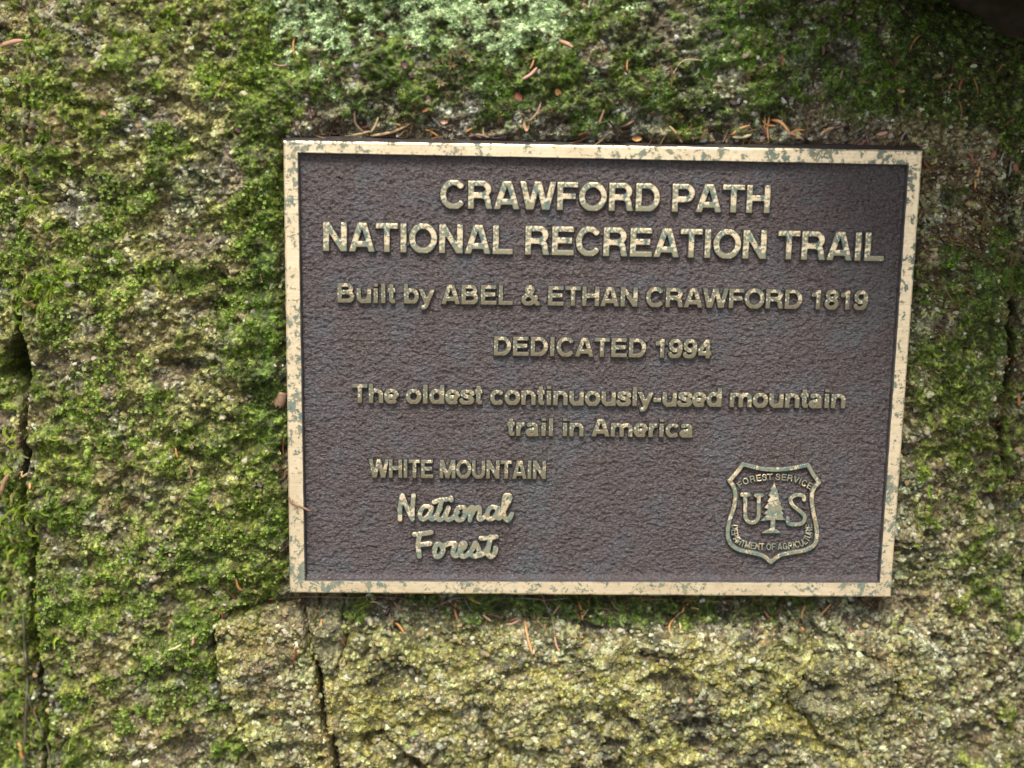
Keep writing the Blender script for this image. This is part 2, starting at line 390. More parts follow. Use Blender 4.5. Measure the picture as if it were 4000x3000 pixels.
lich *= 1 - sst(350, 420, QY)
moss_m *= 1 - lich
H += moss_m * (.0012 + mossf * .0016 + .0014 * fbm(X * 600, Z * 600, 109, 3)) * 1.2
H += lich * (.0008 + .0030 * fbm(X * 500, Z * 500, 119, 3))
yell = np.clip(.95 * bare * sst(1340, 1440, QY) + .6 * bareB + .45 * blob(1960, 1500, 60, 150) + .4 * blob(330, 380, 60, 50) + .35 * blob(300, 650, 100, 120), 0, 1) * sst(.36, .66, fbm(X * 60, Z * 60, 131, 4) * .6 + fbm(X * 330, Z * 330, 133, 3) * .4)
brown = np.clip(.9 * blob(2010, 400, 190, 200) + .5 * blob(1000, 180, 300, 90) + .7 * blob(2165, 900, 50, 160) + .6 * blob(1870, 1330, 70, 60) + .3 * blob(700, 300, 60, 60), 0, 1) * sst(.35, .65, fbm(X * 80, Z * 80, 141, 4))
soil_and_shade = np.clip(.75 * bare * sst(.58, .70, fbm(X * 75 + Z * 30, Z * 120, 281, 4)) + np.exp(-(sl / (wl * 1.3)) ** 2) * gapw + np.exp(-(sr / 11) ** 2) * grw + cb + pit * .55 + 1.3 * blob(2240, -40, 300, 190) + .6 * blob(1270, 1292, 650, 28), 0, 1)  # dark soil, with shade painted in at top right and under the plaque

# flatten the bed under the plaque so that it sits in front of the rock
xa, za = W(1109, 552)[[0, 2]]; xb, zb = W(3478, 2331)[[0, 2]]
PX0, PX1, PZ1, PZ0 = -.14, .14, .1033, -.1033
under = sst(.006, -.002, np.maximum(np.abs(X) - .14, np.abs(Z) - .1033))
ybase = .0105
H = H * (1 - under) + np.minimum(H, -.002) * under
edge = sst(.02, .0, np.maximum(np.abs(X) - .14, np.abs(Z) - .1033)); H = np.where(edge > 0, np.minimum(H, .0062 + (1 - edge) * .01), H)
Y = ybase - H

# base colours of stone, moss, crust, soil (with some shade painted in)
def lerp(a_, b_, t): return a_ * (1 - t[..., None]) + np.asarray(b_) * t[..., None]
gcol = np.zeros(X.shape + (3,)) + np.array([.150, .122, .085])
gcol = lerp(gcol, (.215, .180, .135), sst(.25, .30, gid)); gcol = lerp(gcol, (.30, .275, .235), sst(.52, .56, gid))
gcol = lerp(gcol, (.46, .44, .41), sst(.74, .77, gid)); gcol = lerp(gcol, (.07, .06, .05), (gidb < .22).astype(float) * .8)
gcol = lerp(gcol, (.47, .44, .38), (gidb > .90).astype(float) * .7)
gcol = lerp(gcol, (.30, .18, .10), ((gidb > .5) & (gidb < .56)).astype(float) * .7)
seam = sst(.10, .0, f2 - f1); gcol = lerp(gcol, (.035, .03, .02), seam * .9)
gcol = gcol * near[..., None] + np.array([.21, .18, .13]) * far[..., None]
gcol *= (.25 + 1.4 * fbm(X * 120, Z * 150, 151, 4, .65))[..., None]
green_film = np.clip(.08 + .9 * (fbm(X * 45, Z * 45, 155, 4) - .35) + .25 * (1 - bare), 0, .75)
gcol = lerp(gcol, gcol * np.array([.62, .80, .30]) * 1.05, green_film)
lf = sst(720, 480, QX)
gcol = lerp(gcol, np.stack([gcol.mean(-1) * 1.25, gcol.mean(-1) * 1.22, gcol.mean(-1) * .34], -1) + np.array([.05, .05, .0]), .75 * lf * sst(.30, .55, fbm(X * 65, Z * 65, 156, 3)))
gcol = lerp(gcol, gcol * np.array([1.08, 1.10, .58]) + np.array([.012, .014, 0]), np.clip(bare + .6 * sst(1850, 1960, QX), 0, 1) * (.45 + .5 * field(50, 159, .4, .6)) + .1 * bareB)
gcol = lerp(gcol, (.50, .44, .085), np.clip(yell * 1.1, 0, 1) * .5 * (1 - .55 * (gid > .62)))
gcol = lerp(gcol, (.21, .14, .07), (1 - bare) * .45 * sst(.42, .62, fbm(X * 52, Z * 52, 158, 3)))
gcol = lerp(gcol, (.17, .095, .05), brown * .7)
gf_ = flake = np.clip(sst(1, -3, dG) + sst(1, -3, dF), 0, 1); gcol = lerp(gcol, np.array([.20, .185, .10]) * (.6 + .7 * fbm(X * 200, Z * 200, 157, 4))[..., None], flake * .75)
n3_ = fbm(X * 420, Z * 420, 161, 3) * near + .5 * far; n4_ = fbm(X * 50, Z * 50, 163, 3)
mcol = lerp(np.zeros_like(gcol) + np.array([.060, .072, .012]), (.200, .275, .034), sst(.32, .70, n3_))
mcol = lerp(mcol, mcol * np.array([1.35, 1.15, 1.1]), sst(.4, .65, n4_))
lcol = lerp(np.zeros_like(gcol) + np.array([.30, .40, .19]), (.60, .76, .38), sst(.3, .7, fbm(X * 500, Z * 500, 171, 3)))
deep = np.clip(blob(1270, 1320, 700, 60) + sst(620, 720, QX) * sst(420, 300, QY) + sst(1850, 1960, QX) * sst(1100, 600, QY) + blob(575, 640, 36, 500), 0, 1) * .62  # darker moss tone; shade painted in as well under the plaque
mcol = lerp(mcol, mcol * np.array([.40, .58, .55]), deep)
alb = lerp(gcol, (.030, .024, .016), soil_and_shade * .8)
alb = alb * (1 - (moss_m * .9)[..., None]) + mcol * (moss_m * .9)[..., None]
alb = alb * (1 - (lich * .95)[..., None]) + lcol * (lich * .95)[..., None]
rim = 1.3 * np.exp(-((np.abs(QX - cx_) / 19) ** 2)) * sst(1440, 1480, QY); alb = lerp(alb, (.24, .16, .08), np.clip(rim * .6 - cb, 0, 1))

# labels of the stones
lab = np.zeros(X.shape, int)
lab[(QX > cx_) & (QY > 1290 + wob * .5) & (QX < 1900 + wob + (QY - 1290) * .1)] = 2
lab[dB < 0] = 1
lab[dF < 0] = 3; lab[dG < 0] = 4
lab[QX < gl] = 5; lab[QX > gr] = 6
nz, nx = X.shape
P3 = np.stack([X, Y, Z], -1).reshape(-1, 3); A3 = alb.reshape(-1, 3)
idx = np.arange(nx * nz).reshape(nz, nx)
quads = np.stack([idx[:-1, :-1], idx[:-1, 1:], idx[1:, 1:], idx[1:, :-1]], -1).reshape(-1, 4)
qlab = lab[:-1, :-1].reshape(-1)
# lone specks of a label would be crumbs: give them to the big boulder
def stone(name, k, label, back=.30):
    f = quads[qlab == k]
    used, inv = np.unique(f.ravel(), return_inverse=True)
    v = P3[used]; f = inv.reshape(-1, 4)
    e = np.concatenate([f[:, [0, 1]], f[:, [1, 2]], f[:, [2, 3]], f[:, [3, 0]]])
    key = np.sort(e, 1); kk = key[:, 0].astype(np.int64) * len(v) + key[:, 1]
    u, first, cnt = np.unique(kk, return_index=True, return_counts=True)
    be = e[first[cnt == 1]]
    bv, binv = np.unique(be.ravel(), return_inverse=True)
    sk = v[bv].copy(); sk[:, 1] = back; n0 = len(v); bi = binv.reshape(-1, 2) + n0
    cen = v.mean(0); cen[1] = back
    v2 = np.concatenate([v, sk, [cen]]); side = np.stack([be[:, 1], be[:, 0], bi[:, 0], bi[:, 1]], 1)
    capf = np.stack([bi[:, 1], bi[:, 0], np.full(len(bi), len(v2) - 1)], 1)
    me = bpy.data.meshes.new(name)
    faces = [side, f]
    nq = len(f) + len(side); nt_ = len(capf)
    loops = np.concatenate([f.ravel(), side.ravel(), capf.ravel()]).astype(np.int32)
    starts = np.concatenate([np.arange(nq) * 4, nq * 4 + np.arange(nt_) * 3]).astype(np.int32)
    me.vertices.add(len(v2)); me.vertices.foreach_set('co', v2.astype(np.float32).ravel())
    me.loops.add(len(loops)); me.loops.foreach_set('vertex_index', loops)
    me.polygons.add(nq + nt_); me.polygons.foreach_set('loop_start', starts)
    me.update(calc_edges=True)
    sm = np.ones(nq + nt_, bool); sm[len(f):] = False; me.polygons.foreach_set('use_smooth', sm)
    me.materials.append(MAT_ROCK)
    dull = np.tile([.05, .045, .03], (len(v2) - n0, 1))
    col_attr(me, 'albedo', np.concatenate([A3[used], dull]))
    return tag(put(name, me), label, 'rock')
S_MAIN = stone('granite_boulder', 0, 'large mossy granite boulder that carries the bronze plaque', .34)
stone('granite_stone', 1, 'bare yellowish granite chunk below the lower left corner of the plaque', .20)
stone('granite_slab', 2, 'bare slab crusted with yellow lichen under the bottom edge of the plaque', .32)
stone('mortar_flake', 3, 'small smooth greenish flake wedged at the top of the crack under the plaque', .06)
stone('rock_flake', 4, 'smooth tan rock flake below the lower right corner of the plaque', .06)
stone('granite_stone', 5, 'mossy stone behind the dark gap along the left edge', .30)
stone('granite_stone', 6, 'dark stone beyond the crack along the right edge', .30)

# overhanging stone added, mostly out of view, to shade the top right corner
def lump(name, cen, rad, seed, mat, n=40, amp=.3):
    th = np.linspace(0, math.pi, n); ph = np.linspace(0, 2 * math.pi, 2 * n, endpoint=False)
    TH, PH = np.meshgrid(th, ph, indexing='ij')
    d = np.stack([np.sin(TH) * np.cos(PH), np.sin(TH) * np.sin(PH), np.cos(TH)], -1)
    r = 1 + amp * (fbm(d[..., 0] * 2 + d[..., 2] * 1.3 + 5, d[..., 1] * 2 - d[..., 2] + 3, seed, 5) - .5) * 2
    r = r + .05 * (fbm(TH * 14, PH * 10 * np.sin(TH), seed + 3, 4, .6) - .5)
    v = (d * r[..., None] * np.array(rad) + np.array(cen)).reshape(-1, 3)
    I = np.arange(n * 2 * n).reshape(n, 2 * n); J = np.roll(I, -1, 1)
    f = np.stack([I[:-1].ravel(), I[1:].ravel(), J[1:].ravel(), J[:-1].ravel()], 1)
    return mesh_np(name, v, f, mat)
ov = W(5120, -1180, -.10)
me = lump('added_shade_stone', (ov[0], -.07, ov[2]), (.170, .115, .120), 5, flat_mat('shade_dark_stone', (.008, .006, .004), (.026, .016, .010), .8, 300, .2), 90, .25)  # near-black colour paints shade into the added stone
tag(put('added_shade_stone', me), 'dark brown overhanging stone added to shade the top right corner', 'rock')

# sampling of the surface ---------------------------------------------------
def samp(arr, x, z):
    i = np.clip(np.searchsorted(xs, x) - 1, 0, nx - 2); j = np.clip(np.searchsorted(zs, z) - 1, 0, nz - 2)
    fx = (x - xs[i]) / (xs[i + 1] - xs[i]); fz = (z - zs[j]) / (zs[j + 1] - zs[j])
    return (arr[j, i] * (1 - fx) + arr[j, i + 1] * fx) * (1 - fz) + (arr[j + 1, i] * (1 - fx) + arr[j + 1, i + 1] * fx) * fz
def blur(a_, n):
    k = 2 * n + 1
    for ax in (0, 1):
        c = np.cumsum(np.concatenate([np.repeat(np.take(a_, [0], ax), n + 1, ax), a_, np.repeat(np.take(a_, [-1], ax), n, ax)], ax), ax)
        a_ = (np.take(c, range(k, c.shape[ax]), ax) - np.take(c, range(0, c.shape[ax] - k), ax)) / k
    return a_
YS = blur(Y, 3)
GXn, GZn = np.gradient(YS, xs, axis=1), np.gradient(YS, zs, axis=0)

# ---------------------------------------------------------------- scattered growth (geometry nodes instances)
def src(name, v, f, mat): return bpy.data.objects.new(name, mesh_np(name, np.array(v, float), np.array(f), mat, False))
def scatter(name, x, z, y, scale, rots, tint, source, label, cat, parent=None):
    me = bpy.data.meshes.new(name); n = len(x)
    me.vertices.add(n); me.vertices.foreach_set('co', np.stack([x, y, z], 1).astype(np.float32).ravel())
    at = me.attributes.new('size', 'FLOAT', 'POINT'); at.data.foreach_set('value', scale.astype(np.float32))
    at = me.attributes.new('turn', 'FLOAT_VECTOR', 'POINT'); at.data.foreach_set('vector', rots.astype(np.float32).ravel())
    col_attr(me, 'tint', tint)
    o = put(name, me, parent)
    g = bpy.data.node_groups.new(name + '_nodes', 'GeometryNodeTree')
    g.interface.new_socket('Geometry', in_out='INPUT', socket_type='NodeSocketGeometry'); g.interface.new_socket('Geometry', in_out='OUTPUT', socket_type='NodeSocketGeometry')
    N = g.nodes; gi, go = N.new('NodeGroupInput'), N.new('NodeGroupOutput'); ip = N.new('GeometryNodeInstanceOnPoints')
    oi = N.new('GeometryNodeObjectInfo'); oi.inputs['Object'].default_value = source
    m2p = N.new('GeometryNodeMeshToPoints')
    a1 = N.new('GeometryNodeInputNamedAttribute'); a1.data_type = 'FLOAT'; a1.inputs['Name'].default_value = 'size'
    a2 = N.new('GeometryNodeInputNamedAttribute'); a2.data_type = 'FLOAT_VECTOR'; a2.inputs['Name'].default_value = 'turn'
    e2r = N.new('FunctionNodeEulerToRotation')
    lk = g.links.new
    lk(gi.outputs[0], m2p.inputs['Mesh']); lk(m2p.outputs[0], ip.inputs['Points']); lk(oi.outputs['Geometry'], ip.inputs['Instance'])
    lk(a2.outputs['Attribute'], e2r.inputs[0]); lk(e2r.outputs[0], ip.inputs['Rotation']); lk(a1.outputs['Attribute'], ip.inputs['Scale']); lk(ip.outputs[0], go.inputs[0])
    md = o.modifiers.new('instances', 'NODES'); md.node_group = g
    return tag(o, label, cat, kind='stuff')
def pick(n, dens, seed):
    n = int(n * 1.62); r = np.random.default_rng(seed); x = r.uniform(-.40, .34, n); z = r.uniform(-.27, .27, n)
    keep = r.random(n) < samp(dens, x, z); x, z = x[keep], z[keep]; return x, z, r
clear = 1 - sst(.0005, -.0005, np.maximum(np.abs(X) - .1405, np.abs(Z) - .104))          # nothing grows through the plaque
def orient(x, z, r, wild):
    """euler XYZ taking +Z of the source to the surface normal (towards -Y) with a random lean"""
    nxv, nzv = samp(GXn, x, z), samp(GZn, x, z)
    tx = math.pi / 2 + np.clip(nzv, -1, 1) * .7 + r.normal(0, wild, len(x))
    ty = r.uniform(0, 0, len(x)); tz = np.clip(-nxv, -1, 1) * .5 + r.normal(0, wild, len(x))
    return np.stack([tx, ty, tz], 1)
# source shapes, unit size, growing along +Z
def star(nb, ln, wd, lift, seed, petals=False):
    r = np.random.default_rng(seed); v, f = [], []
    for k in range(nb):
        a_ = 2 * math.pi * k / nb + r.uniform(-.4, .4); l_ = ln * r.uniform(.7, 1.15); e = lift * r.uniform(.5, 1.4)
        ca, sa = math.cos(a_), math.sin(a_); b0 = len(v); hw = wd * r.uniform(.8, 1.2)
        P = lambda t, s, h: (ca * t * l_ - sa * s * hw, sa * t * l_ + ca * s * hw, h)
        v += [P(0, 0, 0), P(.45, -1, e * .55), P(1, 0, e), P(.45, 1, e * .55 + .06)]
        if petals: v += [P(.9, -.7, e * .9), P(.9, .7, e * .95)]; f += [(b0, b0 + 1, b0 + 4, b0 + 2), (b0, b0 + 2, b0 + 5, b0 + 3)]
        else: f += [(b0, b0 + 1, b0 + 2, b0 + 3)]
    return v, f
SRC_TUFT = src('moss_tuft', *star(9, 1.0, .15, .95, 1), MAT_MOSS)
SRC_LEAF = src('moss_leaflet', *star(5, .75, .34, .35, 2, True), MAT_MOSS)
def frond(seed):
    r = np.random.default_rng(seed); v, f = [], []; n = 22
    for k in range(n):
        t = k / n; cx0, cz0 = math.sin(t * 4.2 + seed) * .16, t * .9
        for s in (-1, 1):
            b0 = len(v); l_ = .17 * (1 - .6 * t) * r.uniform(.7, 1.2)
            v += [(cx0, 0, cz0), (cx0 + s * l_ * .5, -.05, cz0 + .02), (cx0 + s * l_, .02, cz0 + .10), (cx0 + s * l_ * .4, .03, cz0 + .09)]
            f.append((b0, b0 + 1, b0 + 2, b0 + 3))
        if k: pass
    b0 = len(v)
    for k in range(n + 1):
        t = k / n; cx0 = math.sin(t * 4.2 + seed) * .16; v += [(cx0 - .012, -.01, t * .9), (cx0 + .012, -.01, t * .9)]
    for k in range(n): f.append((b0 + 2 * k, b0 + 2 * k + 1, b0 + 2 * k + 3, b0 + 2 * k + 2))
    return v, f
SRC_FROND = src('feather_moss_strand', *frond(3), MAT_MOSS)
def nugget(seed, flat=.75, n=5, m_=7):
    r = np.random.default_rng(seed); v = [(0, 0, -flat * .6)]; f = []
    for i in range(1, n):
        for j in range(m_):
            th = math.pi * (1 - i / n); ph = 2 * math.pi * (j + .5 * (i % 2)) / m_; rr = r.uniform(.55, 1.2)
            v.append((math.sin(th) * math.cos(ph) * rr, math.sin(th) * math.sin(ph) * rr * .82, math.cos(th) * flat * rr))
    v.append((0, 0, flat)); L = len(v) - 1
    for j in range(m_):
        k = (j + 1) % m_; f.append((0, 1 + k, 1 + j, 1 + j)); top = 1 + (n - 2) * m_
        for i in range(n - 2):
            a0 = 1 + i * m_; f.append((a0 + j, a0 + k, a0 + m_ + k, a0 + m_ + j))
        f.append((top + j, top + k, L, L))
    quad = [q for q in f if len(set(q)) == 4]; tri = [q for q in f if len(set(q)) == 3]
    tris = [(q[0], q[1], q[2]) for q in quad] + [(q[0], q[2], q[3]) for q in quad] + [q[:3] for q in tri]
    return v, tris
SRC_GRAIN = bpy.data.objects.new('quartz_grain', mesh_np('quartz_grain', *[np.array(q) for q in nugget(4)], MAT_GRAIN, False))
SRC_GRAIN2 = bpy.data.objects.new('quartz_grain', mesh_np('quartz_grain', *[np.array(q) for q in nugget(9, .6)], MAT_GRAIN, False))
def crumb(seed):
    v, f = star(6, .9, .42, .45, seed, True); v = [(x, y, z + .25 * math.sin(9 * x + 7 * y)) for x, y, z in v]; return v, f
SRC_LICH = src('lichen_lobe', *crumb(6), MAT_LICH)

def tints(r, n, cols, w_, j=.22):
    k = r.choice(len(cols), n, p=np.array(w_) / sum(w_)); c = np.array(cols)[k]
    return np.clip(c * r.uniform(1 - j, 1 + j, (n, 1)) * r.uniform(.92, 1.08, (n, 3)), 0, .95)
# short green moss
thick = np.clip(-.25 + moss_m * fbm(X * 110, Z * 110, 201, 3) * 1.9, .04, 1) * sst(.2, .7, moss_m) * clear
x, z, r = pick(330000, thick * (1 - soil_and_shade * .3), 1); n = len(x)
bright = samp(sst(.38, .66, fbm(X * 38, Z * 38, 203, 3)), x, z); c1 = tints(r, n, [(.085, .130, .012), (.145, .240, .018), (.25, .37, .035), (.23, .25, .05)], (3, 4, 2, 2))
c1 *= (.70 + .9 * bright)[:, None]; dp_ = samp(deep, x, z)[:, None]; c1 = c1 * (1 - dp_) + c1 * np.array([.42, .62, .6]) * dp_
scatter('green_moss', x, z, samp(Y, x, z) + .0002, r.uniform(.0005, .0012, n), orient(x, z, r, .5), c1, SRC_TUFT, 'short green moss carpeting the boulder around the plaque', 'moss')
print('moss', n)
# pale leafy liverwort in the left part and at the lower left
leafy = np.clip(1.1 * sst(640, 500, QX) * sst(.50, .66, fbm(X * 40, Z * 40, 211, 3) * .75 + fbm(X * 140, Z * 140, 213, 2) * .3 + .16 * blob(300, 420, 330, 130) + .14 * blob(300, 1250, 300, 150) + .1 * blob(200, 1500, 160, 160)) + .5 * blob(1980, 650, 60, 60) * sst(.5, .6, mossf), 0, 1) * clear * sst(.1, .4, moss_m)
x, z, r = pick(90000, leafy, 2); n = len(x)
scatter('leafy_moss', x, z, samp(Y, x, z) - .0012, r.uniform(.0005, .0013, n), orient(x, z, r, .6), tints(r, n, [(.27, .39, .06), (.38, .50, .11), (.46, .52, .19), (.20, .30, .035)], (4, 3, 1, 3)), SRC_LEAF, 'pale leafy moss scales scattered over the left side of the boulder', 'moss')
print('leafy', n)
# feather moss hanging along the left gap
fm = np.clip(1.0 * blob(60, 380, 75, 300) + 1.1 * blob(20, 1150, 75, 190) + .9 * blob(20, 1480, 60, 240) + .8 * blob(110, 620, 60, 60) + .15 * blob(1980, 700, 60, 300), 0, 1) * sst(.42, .58, fbm(X * 60, Z * 60, 221, 3))
x, z, r = pick(40000, fm, 3); n = len(x)
ro = np.stack([math.pi + r.normal(-.55, .55, n), r.normal(0, 1.0, n), r.normal(0, 1.2, n)], 1)
scatter('feather_moss', x, z, samp(Y, x, z) - .0020, r.uniform(.0025, .0070, n), ro, tints(r, n, [(.22, .34, .02), (.36, .46, .04), (.42, .38, .12), (.10, .17, .02), (.34, .22, .09)], (4, 3, 1.5, 3, .8)), SRC_FROND, 'bright feather moss hanging along the gap at the left edge', 'moss')
# straw coloured dead moss under the lichen
dm = np.clip(1.0 * blob(985, 125, 30, 45, 20) + .5 * blob(1100, 330 / 1.0, 10, 10) + .45 * blob(700, 150, 60, 40) + .35 * blob(860, 220, 25, 50) + .35 * blob(720, 760 + 0, 1, 1) + .5 * blob(430, 1690 / K * 1.0, 40, 25), 0, 1)
x, z, r = pick(26000, dm * clear, 4); n = len(x)
scatter('dead_moss', x, z, samp(Y, x, z) - .0008, r.uniform(.0012, .0028, n), orient(x, z, r, .7), tints(r, n, [(.42, .34, .17), (.30, .22, .10), (.50, .44, .27)], (3, 2, 1)), SRC_TUFT, 'straw coloured dead moss between the lichen and the plaque', 'moss')
lit = np.clip(.45 * sst(620, 720, QX) * sst(310, 230, QY) + .8 * blob(2080, 480, 160, 190) + .7 * blob(2170, 920, 60, 160) + .6 * blob(1200, 262, 560, 22) + .6 * blob(1270, 1300, 640, 22) + .25 * sst(1900, 2000, QX) + .10, 0, 1) * sst(.40, .62, fbm(X * 75, Z * 75, 261, 4))
x, z, r = pick(70000, lit * clear * (1 - lich), 14); n = len(x)
scatter('soil_litter', x, z, samp(Y, x, z) + .0001, r.uniform(.0007, .0019, n), orient(x, z, r, .8), tints(r, n, [(.10, .06, .03), (.20, .12, .06), (.30, .20, .10), (.05, .035, .025)], (4, 3, 1.5, 3)), SRC_TUFT, 'brown crumbs of dead moss and soil between the living moss', 'litter')
# loose dark needles and fibres packed on the ledge and under the rim
nv, nf = [], []
for k_ in range(5):
    t_ = k_ / 4; yb = .10 * math.sin(math.pi * t_); nv += [(t_ - .5, yb - .045, 0), (t_ - .5, yb + .045, 0), (t_ - .5, yb, .07)]
for k_ in range(4):
    for j_ in range(3): nf.append((3 * k_ + j_, 3 * k_ + (j_ + 1) % 3, 3 * k_ + 3 + (j_ + 1) % 3, 3 * k_ + 3 + j_))
SRC_FIB = src('needle_fibre', nv, nf, MAT_MOSS)
lit2 = np.clip(np.exp(-(np.maximum(Z - .1045, 0) / .004) ** 2) * (Z > .1035) * (np.abs(X) < .142) + .9 * np.exp(-((Z + .110) / .005) ** 2) * (Z < -.1035) * (np.abs(X) < .14) + .35 * blob(2080, 520, 140, 170) + .4 * blob(2175, 930, 40, 150) + .035 * sst(330, 200, QY) * sst(600, 700, QX) + .3 * blob(480, 1300, 60, 25), 0, 1)
x, z, r = pick(60000, lit2 * .55 * sst(.38, .6, fbm(X * 90, Z * 90, 271, 3)), 15); n = len(x)
ro = np.stack([math.pi / 2 + r.normal(0, .25, n), r.uniform(0, math.pi, n), r.normal(0, .25, n)], 1)
# the strand lies in the wall plane: spin about the wall normal first
scatter('needle_litter', x, z, samp(YS, x, z) - .0010, r.uniform(.004, .010, n), np.stack([np.zeros(n) + math.pi / 2, r.uniform(-math.pi, math.pi, n), r.normal(0, .2, n)], 1)[:, [0, 1, 2]], tints(r, n, [(.16, .09, .05), (.28, .17, .08), (.09, .05, .035), (.38, .20, .08)], (4, 3, 3, 1)), SRC_FIB, 'small dry needles and fibres packed along the plaque rim and in the hollows', 'litter')
# mint lichen
x, z, r = pick(190000, lich * clear, 5); n = len(x)
scatter('mint_lichen', x, z, samp(Y, x, z) - .0003, r.uniform(.0004, .0010, n), orient(x, z, r, .5), tints(r, n, [(.46, .62, .29), (.60, .76, .40), (.26, .37, .14), (.62, .66, .36)], (4, 3, 2, 1)), SRC_LICH, 'mint green lichen crust along the top of the boulder', 'lichen')
print('lichen', n)
# yellow crust on the slab
x, z, r = pick(70000, yell * .8 * clear * (1 - moss_m), 6); n = len(x)
scatter('yellow_lichen', x, z, samp(Y, x, z) - .0001, r.uniform(.0004, .0010, n), orient(x, z, r, .6), tints(r, n, [(.42, .40, .07), (.52, .48, .12), (.32, .34, .07), (.44, .31, .10)], (4, 3, 2, 1)), SRC_LICH, 'yellow green lichen crust on the slab under the plaque', 'lichen')
# loose looking grains of quartz and feldspar standing proud of the granite: part of the boulder
gd = np.clip(.16 + .55 * bare + .55 * bareB + .65 * blob(2020, 1440, 130, 230) + .5 * blob(2040, 400, 130, 200) + .35 * sst(640, 200, QX) * sst(.5, .62, fbm(X * 35, Z * 35, 231, 3)) + .2 * sst(1900, 2000, QX), 0, 1)
gd = np.maximum(gd * (1 - .78 * moss_m), quartz * 1.2) * (1 - lich) * clear * (1 - .8 * soil_and_shade) * (1 - .7 * flake) * sst(.30, .60, fbm(X * 110, Z * 110, 233, 3) + .10 + .4 * quartz)
for k, (S, cnt, nm) in enumerate(((SRC_GRAIN, 42000, 7), (SRC_GRAIN2, 42000, 8))):
    x, z, r = pick(cnt, gd, nm); n = len(x)
    sz = np.clip(r.lognormal(math.log(.00105), .42, n), .0004, .0023)
    tc = tints(r, n, [(.46, .44, .42), (.27, .24, .205), (.58, .56, .55), (.32, .235, .16), (.42, .37, .20), (.28, .30, .12)], (4, 4, 2, 3, 2, 2), .3)
    fl = samp(np.clip(.5 * bare + .45 * sst(1850, 1960, QX) + .45 * lf + .3 * bareB + .2, 0, .8), x, z)[:, None]; tc = tc * (1 - fl) + tc * np.array([1.05, 1.02, .52]) * fl
    ye = samp(yell, x, z); tc = tc * (1 - .35 * ye[:, None]) + np.array([.42, .40, .10]) * .35 * ye[:, None]
    ro = orient(x, z, r, .6); ro[:, 1] = r.uniform(-1, 1, n)
    o = scatter('quartz_grains', x, z, samp(Y, x, z) + sz * .45, sz, ro, tc, S, None, None, S_MAIN)
    print('grains', n)
# ---------------------------------------------------------------- plaque
def ell(cx, cy, rx, ry, a0, a1, n=18):
    return [(cx + rx * math.cos(math.radians(a0 + (a1 - a0) * i / n)), cy + ry * math.sin(math.radians(a0 + (a1 - a0) * i / n))) for i in range(n + 1)]
def spl(P, n=6):
    P = [P[0]] + list(P) + [P[-1]]; out = []
    for i in range(1, len(P) - 2):
        p0, p1, p2, p3 = [np.array(q, float) for q in P[i - 1:i + 3]]
        for k in range(n):
            t = k / n; out.append(tuple(.5 * ((2 * p1) + (-p0 + p2) * t + (2 * p0 - 5 * p1 + 4 * p2 - p3) * t * t + (-p0 + 3 * p1 - 3 * p2 + p3) * t ** 3)))
    out.append(tuple(P[-2])); return out
V = lambda x, y0=0, y1=1: [(x, y0), (x, y1)]
Hh = lambda y, x0, x1: [(x0, y), (x1, y)]
